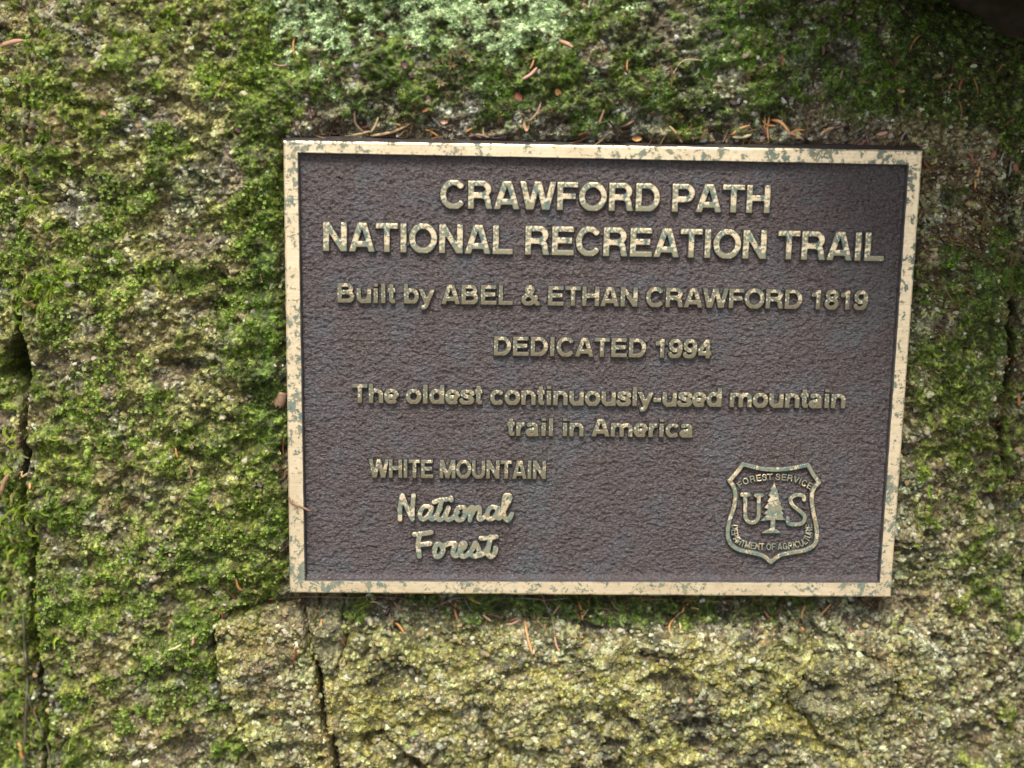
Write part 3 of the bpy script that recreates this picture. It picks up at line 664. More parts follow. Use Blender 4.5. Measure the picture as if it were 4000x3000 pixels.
# glyph: advance, [strokes], clip (lo, hi) ; stroke half width .098, horizontals a touch thinner
XH = .74
GL = {
 'A': (1.0, [[(.10, -.1), (.475, 1.1)], [(.90, -.1), (.525, 1.1)], Hh(.27, .2, .8)]),
 'B': (1.0, [V(.17), [(.17, .915)] + ell(.52, .725, .24, .19, 90, -90) + [(.17, .535)], [(.17, .085)] + ell(.55, .31, .27, .225, -90, 90) + [(.17, .535)]]),
 'C': (1.0, [ell(.52, .5, .385, .43, 38, 322, 30)]),
 'D': (1.0, [V(.17), [(.17, .915)] + ell(.46, .5, .39, .415, 90, -90, 22) + [(.17, .085)]]),
 'E': (.93, [V(.17), Hh(.915, .17, .86), Hh(.52, .17, .80), Hh(.085, .17, .88)]),
 'F': (.85, [V(.17), Hh(.915, .17, .82), Hh(.50, .17, .74)]),
 'G': (1.05, [ell(.52, .5, .385, .43, 40, 350, 30), [(.90, .46), (.56, .46)], V(.87, 0, .46)]),
 'H': (1.0, [V(.17), V(.83), Hh(.53, .17, .83)]),
 'I': (.387, [V(.193)]),
 'L': (.85, [V(.17), Hh(.085, .17, .80)]),
 'M': (1.16, [V(.16), V(1.0), [(.17, 1.05), (.58, .02)], [(.99, 1.05), (.58, .02)]]),
 'N': (1.0, [V(.17), V(.83), [(.14, 1.03), (.86, -.03)]]),
 'O': (1.08, [ell(.54, .5, .41, .43, 0, 360, 36)]),
 'P': (.93, [V(.17), [(.17, .915)] + ell(.53, .68, .26, .235, 90, -90) + [(.17, .445)]]),
 'R': (1.0, [V(.17), [(.17, .915)] + ell(.55, .70, .26, .215, 90, -90) + [(.17, .485)], [(.55, .485), (.74, .42), (.80, .28), (.82, .12), (.87, -.02)]]),
 'S': (.93, [spl([(.79, .68), (.74, .84), (.48, .925), (.22, .84), (.18, .70), (.28, .59), (.52, .52), (.75, .42), (.80, .28), (.72, .13), (.46, .075), (.19, .14), (.12, .32)])]),
 'T': (.85, [V(.425), Hh(.915, .02, .83)]),
 'U': (1.0, [[(.17, 1), (.17, .36)] + ell(.5, .36, .33, .285, 180, 360) + [(.83, 1)]]),
 'V': (.93, [[(.06, 1.1), (.465, -.06)], [(.87, 1.1), (.465, -.06)]]),
 'W': (1.31, [[(.07, 1.1), (.36, -.1)], [(.66, 1.1), (.36, -.1)], [(.65, 1.1), (.95, -.1)], [(1.24, 1.1), (.95, -.1)]]),
 '1': (.77, [V(.45), [(.10, .735), (.30, .76), (.43, .90)]]),
 '8': (.77, [ell(.387, .73, .22, .185, 0, 360, 24), ell(.387, .30, .26, .22, 0, 360, 24)]),
 '9': (.77, [ell(.38, .66, .25, .255, 0, 360, 24), spl([(.63, .66), (.63, .40), (.55, .16), (.36, .075), (.16, .12), (.12, .22)])]),
 '4': (.77, [V(.55), [(.07, .32), (.53, .95)], Hh(.26, .06, .74)]),
 '&': (1.0, [spl([(.93, .0), (.60, .40), (.34, .70), (.32, .86), (.46, .925), (.60, .84), (.55, .68), (.22, .44), (.14, .26), (.24, .11), (.44, .08), (.64, .18), (.80, .42)])]),
 'a': (.77, [[(.60, -.02), (.57, .12), (.56, .50)] + ell(.34, .50, .22, .165, 0, 150, 12), ell(.32, .20, .21, .135, 20, 340, 18), [(.50, .36), (.30, .325), (.16, .27)], [(.50, .12), (.54, .24)]]),
 'b': (.85, [V(.16), ell(.45, .37, .27, .31, 0, 360, 24)]),
 'c': (.77, [ell(.41, .37, .28, .31, 42, 318, 22)]),
 'd': (.85, [V(.69), ell(.40, .37, .27, .31, 0, 360, 24)]),
 'e': (.77, [ell(.39, .37, .28, .31, 0, 315, 24), Hh(.34, .14, .67)]),
 'h': (.85, [V(.16), [(.16, .40)] + ell(.43, .42, .26, .245, 180, 0, 14) + [(.69, 0)]]),
 'i': (.387, [V(.193, 0, XH), V(.193, .84, 1)]),
 'l': (.387, [V(.193)]),
 'm': (1.24, [V(.15, 0, XH), [(.15, .42)] + ell(.39, .44, .235, .225, 180, 0, 12) + [(.62, 0)], [(.62, .42)] + ell(.86, .44, .235, .225, 180, 0, 12) + [(1.09, 0)]]),
 'n': (.85, [V(.16, 0, XH), [(.16, .40)] + ell(.43, .42, .26, .245, 180, 0, 14) + [(.69, 0)]]),
 'o': (.85, [ell(.425, .37, .30, .31, 0, 360, 26)]),
 'r': (.54, [V(.16, 0, XH), [(.16, .36), (.22, .56), (.36, .65), (.50, .645)]]),
 's': (.77, [spl([(.66, .53), (.60, .65), (.39, .685), (.17, .62), (.17, .49), (.38, .40), (.62, .29), (.63, .15), (.40, .055), (.16, .10), (.09, .21)])]),
 't': (.46, [[(.22, .95), (.22, .16), (.28, .085), (.42, .08)], Hh(.655, .03, .42)]),
 'u': (.85, [V(.69, 0, XH), [(.16, XH), (.16, .32)] + ell(.42, .32, .26, .245, 180, 360, 14) + [(.69, .4)]]),
 'y': (.77, [[(.07, .78), (.385, .02)], [(.70, .78), (.385, -.02), (.30, -.17), (.10, -.20)]]),
 '-': (.46, [Hh(.33, .04, .42)]),
 ' ': (.36, []),
}
CLIP = {'t': (0, 1), 'y': (-.3, XH)}
for ch in 'acemnorsu': CLIP[ch] = (-.02, XH + .02)
def strokes_sdf(X_, Y_, strokes, hw, rnd=False):
    d = np.full(X_.shape, 1e9)
    for st in strokes:
        n_s = len(st) - 1; closed = np.hypot(st[0][0] - st[-1][0], st[0][1] - st[-1][1]) < 1e-6
        for i in range(n_s):
            (x0, y0), (x1, y1) = st[i], st[i + 1]; L = math.hypot(x1 - x0, y1 - y0)
            if L < 1e-9: continue
            tx, ty = (x1 - x0) / L, (y1 - y0) / L
            t = (X_ - x0) * tx + (Y_ - y0) * ty; n_n = np.abs(-(X_ - x0) * ty + (Y_ - y0) * tx)
            lo_ = np.where(t < 0, -t, 0); hi_ = np.where(t > L, t - L, 0)
            flat0 = (i == 0 and not closed and not rnd); flat1 = (i == n_s - 1 and not closed and not rnd)
            core = n_n - hw
            ds = np.where(lo_ > 0, np.maximum(lo_, core) if flat0 else np.hypot(lo_, n_n) - hw, np.where(hi_ > 0, np.maximum(hi_, core) if flat1 else np.hypot(hi_, n_n) - hw, core))
            d = np.minimum(d, ds)
    return d
def relief(name, sdf, x0, x1, y0, y1, cell, height, draft, mat, sunk=.0006):
    """cast relief from a signed distance function on the plate: flat worn top, rounded shoulder, sloping flank"""
    pad = draft * 2.2; nx_ = int((x1 - x0 + 2 * pad) / cell) + 2; ny_ = int((y1 - y0 + 2 * pad) / cell) + 2
    gx_ = x0 - pad + np.arange(nx_) * cell; gy_ = y0 - pad + np.arange(ny_) * cell
    A, B = np.meshgrid(gx_, gy_, indexing='xy'); D = sdf(A, B)
    for it in range(2):                          # pull outside vertices onto the foot of the flank
        e = cell * .1; gxd = (sdf(A + e, B) - sdf(A - e, B)) / (2 * e); gyd = (sdf(A, B + e) - sdf(A, B - e)) / (2 * e)
        g = np.maximum(np.hypot(gxd, gyd), .3); s = np.where(D > draft, (D - draft) / g, 0); s = np.clip(s, 0, cell * 1.5)
        A = A - gxd / g * s; B = B - gyd / g * s; D = sdf(A, B)
    t = np.clip((draft - D) / (draft * 1.5), 0, 1)
    hgt = height * (1 - (1 - t) ** 2.0) - np.where(D > draft * .9, sunk, 0)
    I = np.arange(nx_ * ny_).reshape(ny_, nx_)
    q = np.stack([I[:-1, :-1], I[:-1, 1:], I[1:, 1:], I[1:, :-1]], -1).reshape(-1, 4)
    ok = (D.ravel()[q].min(1) < draft * .98); q = q[ok]
    u, inv = np.unique(q.ravel(), return_inverse=True)
    v = np.stack([A.ravel(), -hgt.ravel(), B.ravel()], 1)[u]
    me = mesh_np(name, v, inv.reshape(-1, 4), mat); me.materials.append(MAT_SIDE)
    Dm = D.ravel()[q].mean(1); me.polygons.foreach_set('material_index', (Dm > -draft * .15).astype(np.int32)); return me
REC = .0032                                     # depth of the field below the rim
plaque = bpy.data.objects.new('bronze_plaque', None); col.objects.link(plaque); plaque.matrix_world = T.copy(); plaque.empty_display_size = .05
tag(plaque, 'cast bronze trail plaque with polished rim and raised lettering on the mossy boulder', 'plaque')
# rim corners on the face plane
O = [W(*p)[[0, 2]] for p in ((1134, 2314), (3478, 2331), (3602, 590), (1109, 552))]
I_ = [W(*p)[[0, 2]] for p in ((1193, 2267), (3434, 2274), (3547, 646), (1165, 598))]
prof = [(-.0019, .0125, 'o'), (-.0007, .0045, 'o'), (-.0002, .0004, 'o'), (.0004, 0.0, 'o'), (.0004, 0.0, 'i'), (-.0001, .0003, 'i'), (-.0007, REC + .0006, 'i')]
NS = 70
def ring(off, y, which, ky):
    C4 = O if which == 'o' else I_; s_ = 1 if which == 'o' else -1; sx = (-1, 1, 1, -1); sz = (-1, -1, 1, 1); out = []
    P4 = [np.array([c[0] - s_ * sx[i] * off, c[1] - s_ * sz[i] * off]) for i, c in enumerate(C4)]
    for i in range(4):
        a0, b0 = P4[i], P4[(i + 1) % 4]
        for k in range(NS):
            t = k / NS; p = a0 * (1 - t) + b0 * t
            j = (vn(np.array(p[0] * 260.), np.array(p[1] * 260.), 300 + ky) - .5) * .00022 * min(1, 6 * min(t, 1 - t)); nrm = np.array([(0, 1), (1, 0), (0, 1), (1, 0)][i])
            p = p + nrm * j; out.append((p[0], y, p[1]))
    return out
rings = [ring(a_, y_, w_, k) for k, (a_, y_, w_) in enumerate(prof)]
v = np.array(sum(rings, [])); n4 = 4 * NS; f = []
for k in range(len(prof) - 1):
    for j in range(n4):
        j2 = (j + 1) % n4; f.append((k * n4 + j, k * n4 + j2, (k + 1) * n4 + j2, (k + 1) * n4 + j))
me = mesh_np('frame', v, np.array(f), MAT_FRAME, False); me.materials.append(MAT_SIDE)
mi = np.zeros(len(f), np.int32); mi[:n4 * 2] = 1; mi[n4 * 4:] = 1; me.polygons.foreach_set('material_index', mi)
put('frame', me, plaque)
# field: gently uneven sheet closed behind
i0, i1 = [W(*p)[[0, 2]] for p in ((1193, 2267), (3434, 2274), (3547, 646), (1165, 598))][0], I_[2]
fx0, fx1 = min(p[0] for p in I_) - .003, max(p[0] for p in I_) + .003; fz0, fz1 = min(p[1] for p in I_) - .003, max(p[1] for p in I_) + .003
nn = (560, 410); fx_ = np.linspace(fx0, fx1, nn[0]); fz_ = np.linspace(fz0, fz1, nn[1]); FX, FZ = np.meshgrid(fx_, fz_, indexing='xy')
FY = REC + (fbm(FX * 30, FZ * 30, 401, 3) - .5) * .0006 + (fbm(FX * 640 + FZ * 90, FZ * 1000, 403, 3, .6) - .5) * .0019
# cove along the rim
dI = np.minimum(np.minimum(FX - fx0, fx1 - FX), np.minimum(FZ - fz0, fz1 - FZ)) - .003
FY = FY - np.clip(.0012 - dI, 0, .0012) * .8
db_ = FZ - (I_[0][1] + (I_[1][1] - I_[0][1]) * (FX - I_[0][0]) / (I_[1][0] - I_[0][0])); k_ = sst(.0026, .0010, db_)
FY = FY * (1 - k_) + (REC - .0002) * k_ - np.clip(.0022 - db_, 0, .0024) * .95
idf = np.arange(nn[0] * nn[1]).reshape(nn[1], nn[0])
qf = np.stack([idf[:-1, :-1], idf[:-1, 1:], idf[1:, 1:], idf[1:, :-1]], -1).reshape(-1, 4)
b = len(FX.ravel()); vb = np.array([(fx0, .0124, fz0), (fx1, .0124, fz0), (fx1, .0124, fz1), (fx0, .0124, fz1)])
qb = [(b, b + 3, b + 2, b + 1)]
c0, c1, c2, c3 = idf[0, 0], idf[0, -1], idf[-1, -1], idf[-1, 0]
qb += [(c0, b, b + 1, c1), (c1, b + 1, b + 2, c2), (c2, b + 2, b + 3, c3), (c3, b + 3, b, c0)]
me = mesh_np('plate', np.concatenate([np.stack([FX.ravel(), FY.ravel(), FZ.ravel()], 1), vb]), np.concatenate([qf, np.array(qb)]), MAT_PLATE)
put('plate', me, plaque)

LH = .0021
def text_line(txt, pl, pr, cap, mat, hwf=.108, track=.0, height=LH):
    a_, b_ = W(*pl, REC), W(*pr, REC); caph = cap / F_PX * .70
    adv = sum(GL[ch][0] + track for ch in txt) - track; first, last = GL[txt[0]], GL[txt[-1]]
    total = math.hypot(b_[0] - a_[0], b_[2] - a_[2]); sx = total / (adv * caph - .10 * caph)
    ang = math.atan2(b_[2] - a_[2], b_[0] - a_[0]); pen = -.05 * sx; cache = {}
    hw = hwf * min(1, .55 + .45 * sx)
    for ch in txt:
        if ch != ' ':
            if ch not in cache:
                st = [[(x_ * sx, y_) for x_, y_ in s_] for s_ in GL[ch][1]]; lo_, hi_ = CLIP.get(ch, (0, 1) if ch not in 'COGSQU&896' else (-.012, 1.012))
                def sdf(A, B, st=st, lo_=lo_, hi_=hi_): return np.maximum(np.maximum(strokes_sdf(A / caph, B / caph, st, hw), B / caph - hi_), lo_ - B / caph) * caph
                xsn = [p[0] for s_ in st for p in s_]
                cache[ch] = relief('letter', sdf, (min(xsn) - hw) * caph, (max(xsn) + hw) * caph, lo_ * caph, hi_ * caph, max(caph / 44, .00020), height, .00050 if cap > 90 else .00034, mat)
            o = put('letter', cache[ch], plaque, (a_[0] + pen * caph * math.cos(ang), REC, a_[2] + pen * caph * math.sin(ang)), Matrix.Rotation(-ang, 4, 'Y'))
        pen += (GL[ch][0] + track) * sx
text_line('CRAWFORD PATH', (1722, 813), (3004, 832), 106, MAT_L1)
text_line('NATIONAL RECREATION TRAIL', (1263, 979), (3447, 1019), 110, MAT_L1)
text_line('Built by ABEL & ETHAN CRAWFORD 1819', (1319, 1180), (3382, 1209), 76, MAT_L2, .114)
text_line('DEDICATED 1994', (1928, 1386), (2774, 1398), 75, MAT_L2, .114)
text_line('The oldest continuously-used mountain', (1379, 1571), (3297, 1592), 76, MAT_L2, .120)
text_line('trail in America', (1982, 1699), (2704, 1705), 72, MAT_L2, .120)
text_line('WHITE MOUNTAIN', (1447, 1862), (2131, 1868), 74, MAT_L2, .115)

def px_strokes(reg, strokes, depth=REC):
    out = []
    for s_ in strokes:
        out.append([tuple(W(reg[0] + x_ * reg[2], reg[1] + y_ * reg[2], depth)[[0, 2]]) for x_, y_ in s_])
    return out
def stroke_relief(name, reg, strokes, hw_px, mat, parent, poly=None, rnd=True, height=LH, draft=.00042, cell=.00026):
    st = px_strokes(reg, strokes); hw = hw_px * reg[2] / F_PX * .70
    pts = [p for s_ in st for p in s_]; pl_ = [tuple(W(reg[0] + x_ * reg[2], reg[1] + y_ * reg[2], REC)[[0, 2]]) for x_, y_ in poly] if poly else None
    if pl_: pts = pts + pl_
    cx0 = sum(p[0] for p in pts) / len(pts); cz0 = sum(p[1] for p in pts) / len(pts)
    st = [[(x_ - cx0, z_ - cz0) for x_, z_ in s_] for s_ in st]
    if pl_: pl_ = [(x_ - cx0, z_ - cz0) for x_, z_ in pl_]
    def sdf(A, B):
        d = strokes_sdf(A, B, st, hw, rnd) if st else np.full(A.shape, 1e9)
        if pl_: d = np.minimum(d, poly_sdf(A, B, pl_))
        return d
    xx = [p[0] - cx0 for p in pts]; zz = [p[1] - cz0 for p in pts]
    me = relief(name, sdf, min(xx) - hw, max(xx) + hw, min(zz) - hw, max(zz) + hw, cell, height, draft, mat)
    par_off = parent_off.get(parent.name, (0, 0, 0)) if parent is not plaque else (0, 0, 0)
    o = put(name, me, parent, (cx0 - par_off[0], REC - par_off[1], cz0 - par_off[2])); parent_off[o.name] = (cx0, REC, cz0)
    return o
parent_off = {}
SC = (1400, 1750, .3843)
stroke_relief('word', SC, [
    spl([(425, 715), (425, 600), (447, 475)]), [(450, 475), (480, 560), (550, 715)], spl([(550, 715), (552, 600), (562, 470)]),                    # N
    spl([(730, 590), (670, 585), (628, 650), (640, 710), (690, 700), (735, 640), (745, 600)]), spl([(745, 600), (728, 680), (750, 715), (790, 680), (835, 600)]),        # a
    spl([(850, 520), (820, 620), (800, 690), (825, 720), (870, 690), (915, 600)]), spl([(770, 540), (830, 520), (900, 512)]),                     # t
    [(942, 497), (946, 520)], spl([(918, 600), (890, 680), (910, 720), (960, 700), (1010, 640)]),                                               # i
    spl([(1070, 590), (1015, 600), (990, 660), (1010, 720), (1060, 710), (1090, 650), (1075, 595)]), spl([(1080, 640), (1120, 620), (1150, 590)]),   # o
    spl([(1160, 590), (1140, 660), (1135, 725)]), spl([(1140, 690), (1180, 620), (1225, 590), (1235, 640), (1222, 700), (1250, 715), (1310, 660)]),    # n
    spl([(1410, 600), (1350, 592), (1310, 650), (1325, 712), (1380, 695), (1415, 640), (1420, 600)]), spl([(1415, 620), (1410, 690), (1440, 700), (1490, 600), (1540, 510), (1530, 470), (1490, 480), (1475, 560), (1480, 680), (1520, 725), (1560, 660)])],
    25, MAT_L3, plaque)
stroke_relief('word', SC, [
    spl([(620, 880), (608, 980), (622, 1090)]), spl([(572, 868), (640, 862), (742, 845)]), [(620, 975), (728, 960)],                                      # F
    spl([(845, 975), (800, 965), (775, 1030), (785, 1090), (830, 1085), (862, 1030), (845, 975)]), spl([(850, 1000), (890, 975), (920, 955)]),        # o
    spl([(920, 960), (960, 960), (985, 965), (965, 1030), (965, 1075), (1000, 1085), (1040, 1040)]),                                            # r
    spl([(1030, 1040), (1075, 1000), (1085, 960), (1050, 960), (1035, 1030), (1055, 1090), (1100, 1080), (1150, 1030), (1185, 960)]),              # e
    spl([(1190, 955), (1215, 1000), (1225, 1050), (1190, 1090), (1150, 1080)]), spl([(1200, 1085), (1260, 1070), (1310, 1010)]),                  # s
    spl([(1345, 890), (1325, 980), (1315, 1060), (1345, 1095), (1385, 1060), (1395, 1010)]), spl([(1245, 905), (1310, 905), (1400, 890)])],
    27, MAT_L3, plaque)
# shield emblem
SH = (2780, 1750, .2893)
outline = spl([(415, 205), (640, 262), (850, 280), (1060, 262), (1290, 215)], 4)[:-1] + [(1290, 215), (1350, 330), (1440, 450)] + spl([(1440, 450), (1362, 545), (1340, 680), (1360, 850), (1400, 1040), (1408, 1190), (1370, 1295), (1250, 1365), (1050, 1400), (900, 1440), (790, 1525)], 4) \
    + spl([(790, 1525), (690, 1445), (550, 1400), (350, 1355), (245, 1270), (208, 1150), (228, 980), (278, 830), (312, 650), (290, 520), (232, 430)], 4) + [(232, 430), (320, 330), (415, 205)]
emb = stroke_relief('emblem', SH, [outline], 30, MAT_L3, plaque, height=.0021)
tree = [(838, 440), (858, 520), (885, 560), (875, 580), (905, 640), (890, 655), (935, 740), (915, 750), (962, 810), (935, 830), (965, 880), (945, 895), (998, 965), (850, 955), (850, 1075), (925, 1120), (920, 1138), (665, 1138), (668, 1122), (785, 1072), (785, 960), (640, 975), (735, 890), (690, 880), (750, 815), (700, 795), (765, 715), (735, 715), (785, 650), (755, 630), (795, 560), (780, 545), (815, 500)]
stroke_relief('tree', SH, [], 1, MAT_L3, emb, poly=tree, height=.0019, draft=.0003, cell=.0002)
stroke_relief('letter', SH, [[(445, 625), (445, 900)] + [(535 - 90 * math.cos(math.radians(q)), 900 + 95 * math.sin(math.radians(q))) for q in range(0, 181, 15)] + [(628, 640)], [(398, 618), (492, 618)], [(588, 628), (668, 628)]], 28, MAT_L3, emb, height=.0019, draft=.0003, cell=.0002)
stroke_relief('letter', SH, [spl([(1238, 690), (1225, 635), (1130, 622), (1055, 675), (1085, 760), (1180, 840), (1248, 915), (1220, 995), (1130, 1020), (1030, 1005), (1015, 935)])], 28, MAT_L3, emb, height=.0019, draft=.0003, cell=.0002)
def arc_text(txt, path, cap, hwf, sx=.8):
    path = np.array(spl(path, 10)); seg = np.hypot(*np.diff(path, axis=0).T); cum = np.concatenate([[0], np.cumsum(seg)])
    adv = sum(GL[ch][0] for ch in txt); s = cum[-1] / adv; pen = 0; out = []
    for ch in txt:
        mid = pen + GL[ch][0] * s / 2; px_ = np.interp(mid, cum, path[:, 0]); py_ = np.interp(mid, cum, path[:, 1])
        e = s * .4; tx = np.interp(mid + e, cum, path[:, 0]) - np.interp(mid - e, cum, path[:, 0]); ty = np.interp(mid + e, cum, path[:, 1]) - np.interp(mid - e, cum, path[:, 1]); L = math.hypot(tx, ty); tx /= L; ty /= L
        for st in GL[ch][1]:
            o_ = []
            for gx0, gy0 in st:
                u = (gx0 - GL[ch][0] / 2) * s * .92; h = min(max(gy0, .05), .95) * cap
                o_.append((px_ + tx * u + ty * h, py_ + ty * u - tx * h))
            out.append(o_)
        pen += GL[ch][0] * s
    return out
stroke_relief('inscription', SH, arc_text('FOREST SERVICE', [(375, 545), (480, 475), (640, 440), (840, 425), (1030, 440), (1170, 480), (1330, 560)], 88, .1), 8.5, MAT_L3, emb, height=.0013, draft=.00022, cell=.00016)
stroke_relief('inscription', SH, arc_text('DEPARTMENT OF AGRICULTURE', [(262, 1020), (262, 1160), (330, 1280), (480, 1345), (800, 1372), (1130, 1345), (1280, 1285), (1345, 1170), (1350, 1020)], 92, .1), 8.5, MAT_L3, emb, height=.0013, draft=.00022, cell=.00016)

# ---------------------------------------------------------------- fallen needles and litter
NC = {'o': ((.42, .19, .055), (.55, .27, .09)), 't': ((.40, .25, .12), (.56, .38, .20)), 'b': ((.19, .105, .06), (.30, .18, .11)), 'r': ((.19, .060, .035), (.28, .10, .055)),
      'm': ((.085, .038, .036), (.15, .070, .060)), 's': ((.42, .21, .13), (.54, .31, .20)), 'g': ((.14, .12, .10), (.25, .21, .17)), 'c': ((.55, .42, .18), (.68, .58, .34)), 'd': ((.045, .038, .022), (.10, .085, .045))}
NM = {k: flat_mat('needle_' + nm, c[0], c[1], .42, 900, .5) for (k, c), nm in zip(NC.items(), ('orange', 'tan', 'brown', 'rust', 'maroon', 'salmon', 'grey', 'cream', 'dark'))}
def tube(name, P, rad, mat, nseg=6, flat=.6, tip=.35):
    P = [Vector(p) for p in P]; v, f = [], []; n = len(P)
    for i, p in enumerate(P):
        t = (P[min(i + 1, n - 1)] - P[max(i - 1, 0)]).normalized(); u = t.cross(Vector((0, 1, 0))).normalized(); w_ = t.cross(u)
        s = i / (n - 1); rr = rad * (tip + (1 - tip) * min(1, 5 * min(s, 1 - s) + .0))
        for k in range(nseg):
            a_ = 2 * math.pi * k / nseg; v.append(p + u * math.cos(a_) * rr + w_ * math.sin(a_) * rr * flat)
    for i in range(n - 1):
        for k in range(nseg): k2 = (k + 1) % nseg; f.append((i * nseg + k, i * nseg + k2, (i + 1) * nseg + k2, (i + 1) * nseg + k))
    v += [P[0], P[-1]]; tri = []
    a0, b0 = len(v) - 2, len(v) - 1
    me = bpy.data.meshes.new(name)
    for k in range(nseg): k2 = (k + 1) % nseg; tri.append((a0, k2, k)); tri.append((b0, (n - 1) * nseg + k, (n - 1) * nseg + k2))
    cen = sum(P, Vector()) / n
    me.from_pydata([tuple(Vector(q) - cen) for q in v], [], f + tri); me.materials.append(mat)
    me.polygons.foreach_set('use_smooth', np.ones(len(me.polygons), bool))
    return me, cen
YMIN = -blur(-Y, 2)
def surf(px, py, lift):
    p = W(px, py, .008)
    for _ in range(3): yy = float(samp(YS, np.array(p[0]), np.array(p[2]))); p = W(px, py, yy)
    return np.array([p[0], yy - lift, p[2]])
def needle(reg, pts, c, label, w_=9, lift=.0009, depth=None):
    n = max(7, 3 * len(pts)); pp = spl(pts, max(2, n // (len(pts) - 1))) if len(pts) > 2 else [tuple(np.array(pts[0]) * (1 - t) + np.array(pts[1]) * t + np.array([-(pts[1][1] - pts[0][1]), pts[1][0] - pts[0][0]]) * .06 * math.sin(math.pi * t) * (1 if (pts[0][0] * 7) % 2 < 1 else -1)) for t in np.linspace(0, 1, 8)]
    P = []
    for x_, y_ in pp:
        X4, Y4 = reg[0] + x_ * reg[2], reg[1] + y_ * reg[2]
        P.append(W(X4, Y4, depth) if depth is not None else surf(X4, Y4, lift))
    P = np.array(P)
    if depth is None:                            # a stiff needle bridges the bumps
        t = np.linspace(0, 1, len(P)); k_ = np.polyfit(t, P[:, 1], 1); line = np.polyval(k_, t); P[:, 1] = line + min(0, (P[:, 1] - line).min() * .6)
    me, cen = tube('spruce_needle', P, w_ * 1.2 / 2 * reg[2] / F_PX * .70, NM[c])
    return tag(put('spruce_needle', me, None, cen), label, 'needle', 'fallen spruce needles')
A_, B_, C_, D_ = RA, RB, RCN, RD
needle(A_, [(228, 195), (222, 325)], 'o', 'upright tan orange needle under the left end of the mint lichen')
needle(A_, [(100, 362), (140, 380), (205, 370)], 'b', 'dark curved needle lying flat far above the top left corner of the plaque')
needle(A_, [(873, 205), (862, 288)], 'b', 'brown upright needle at the lower edge of the lichen above CRAW')
needle(A_, [(522, 385), (524, 425)], 'm', 'tiny dark red needle bit above the left third of the top rim')
needle(A_, [(905, 415), (885, 450)], 'm', 'short purple needle bit above the letters CRAW midway to the lichen', 14)
needle(A_, [(1745, 235), (1825, 272)], 's', 'plump salmon needle beside the right tail of the mint lichen', 17)
needle(A_, [(1605, 325), (1575, 400)], 'o', 'slim orange brown needle just above the plump pinkish one')
needle(A_, [(1620, 388), (1580, 430), (1535, 455)], 's', 'plump pinkish brown needle slanting below the lichen tail', 15)
needle(A_, [(2140, 345), (2138, 412)], 'o', 'lone upright orange needle in moss high above the word PATH')
needle(A_, [(568, 640), (580, 715), (655, 790)], 'b', 'long bent brown needle crossing the pile above the top rim', 12)
needle(A_, [(500, 788), (590, 772), (660, 755)], 't', 'tan needle lying almost flat on the rim at the left of the pile', 12)
needle(A_, [(660, 782), (780, 760), (885, 715)], 't', 'longest tan needle of the pile above the left of the top rim', 15)
needle(A_, [(705, 675), (660, 765)], 't', 'short tan needle standing in the middle of the left pile', 12)
needle(A_, [(600, 738), (660, 720)], 'm', 'dark red needle half hidden in the left pile', 13)
needle(A_, [(810, 790), (860, 745)], 'b', 'brown needle touching the rim just right of the left pile')
needle(A_, [(1010, 670), (1060, 725), (1090, 795)], 'g', 'grey curved needle leaning on the rim above the letter R of CRAWFORD', 12)
needle(A_, [(975, 745), (1055, 790)], 'o', 'orange needle crossing low behind the grey curved one')
needle(A_, [(795, 712), (840, 728)], 'o', 'small orange needle tip over the longest tan needle', 9)
needle(A_, [(1205, 765), (1270, 730)], 'o', 'orange brown needle at the left of the heap above FORD')
needle(A_, [(1225, 785), (1280, 775), (1345, 792)], 'b', 'brown needle lying along the rim in the heap above FORD', 12)
needle(A_, [(1310, 730), (1315, 788)], 't', 'tan upright needle in the heap above FORD')
needle(A_, [(1235, 770), (1300, 795)], 'b', 'dark needle slanting down into the heap above FORD')
needle(A_, [(1350, 792), (1435, 785)], 'm', 'maroon needle lying on the rim right of the heap above FORD')
needle(A_, [(2005, 630), (1990, 670), (1975, 720)], 'b', 'grey brown upright needle above the letter P of PATH', 12)
needle(A_, [(2085, 730), (2140, 715), (2180, 690)], 'b', 'brown needle with a slight arc above the letter A of PATH', 12)
needle(A_, [(1640, 590), (1620, 650), (1570, 700)], 'b', 'dark broken needle above the gap between CRAWFORD and PATH', 11)
needle(B_, [(165, 725), (205, 765), (238, 820)], 't', 'tan curved needle touching the rim above the letter T of PATH', 12)
needle(B_, [(505, 740), (470, 825)], 'b', 'thin brown needle leaning on the rim left of the yellow pair')
needle(B_, [(525, 775), (630, 720)], 'o', 'upper orange needle of the parallel pair above the H of PATH', 13)
needle(B_, [(530, 788), (640, 775)], 'c', 'lower pale straw needle of the parallel pair above the H of PATH', 17)
needle(B_, [(580, 832), (635, 830)], 't', 'short tan needle lying on the rim under the parallel pair', 10)
needle(B_, [(715, 670), (712, 740)], 'o', 'short upright orange needle at the left of the orange cluster')
needle(B_, [(742, 670), (738, 810)], 'o', 'long upright orange needle through the orange cluster', 12)
needle(B_, [(705, 690), (725, 718), (780, 725)], 'o', 'hooked orange needle in the orange cluster', 11)
needle(B_, [(750, 688), (810, 705), (860, 765)], 'o', 'bent orange needle arching to the right in the orange cluster', 17)
needle(B_, [(855, 768), (900, 780), (940, 803)], 's', 'salmon needle pointing down right from the orange cluster', 15)
needle(B_, [(855, 768), (950, 748)], 'o', 'orange needle pointing right from the orange cluster', 11)
needle(B_, [(685, 725), (735, 800)], 'm', 'purple brown needle crossing below the orange cluster', 14)
needle(B_, [(722, 790), (680, 835)], 'b', 'brown needle reaching the rim below the orange cluster', 12)
needle(B_, [(1035, 780), (1070, 748), (1115, 733)], 't', 'tan needle with a dark tip right of the orange cluster', 15)
needle(B_, [(1112, 733), (1160, 728)], 'm', 'dark needle stub at the tip of the lone tan needle', 17)
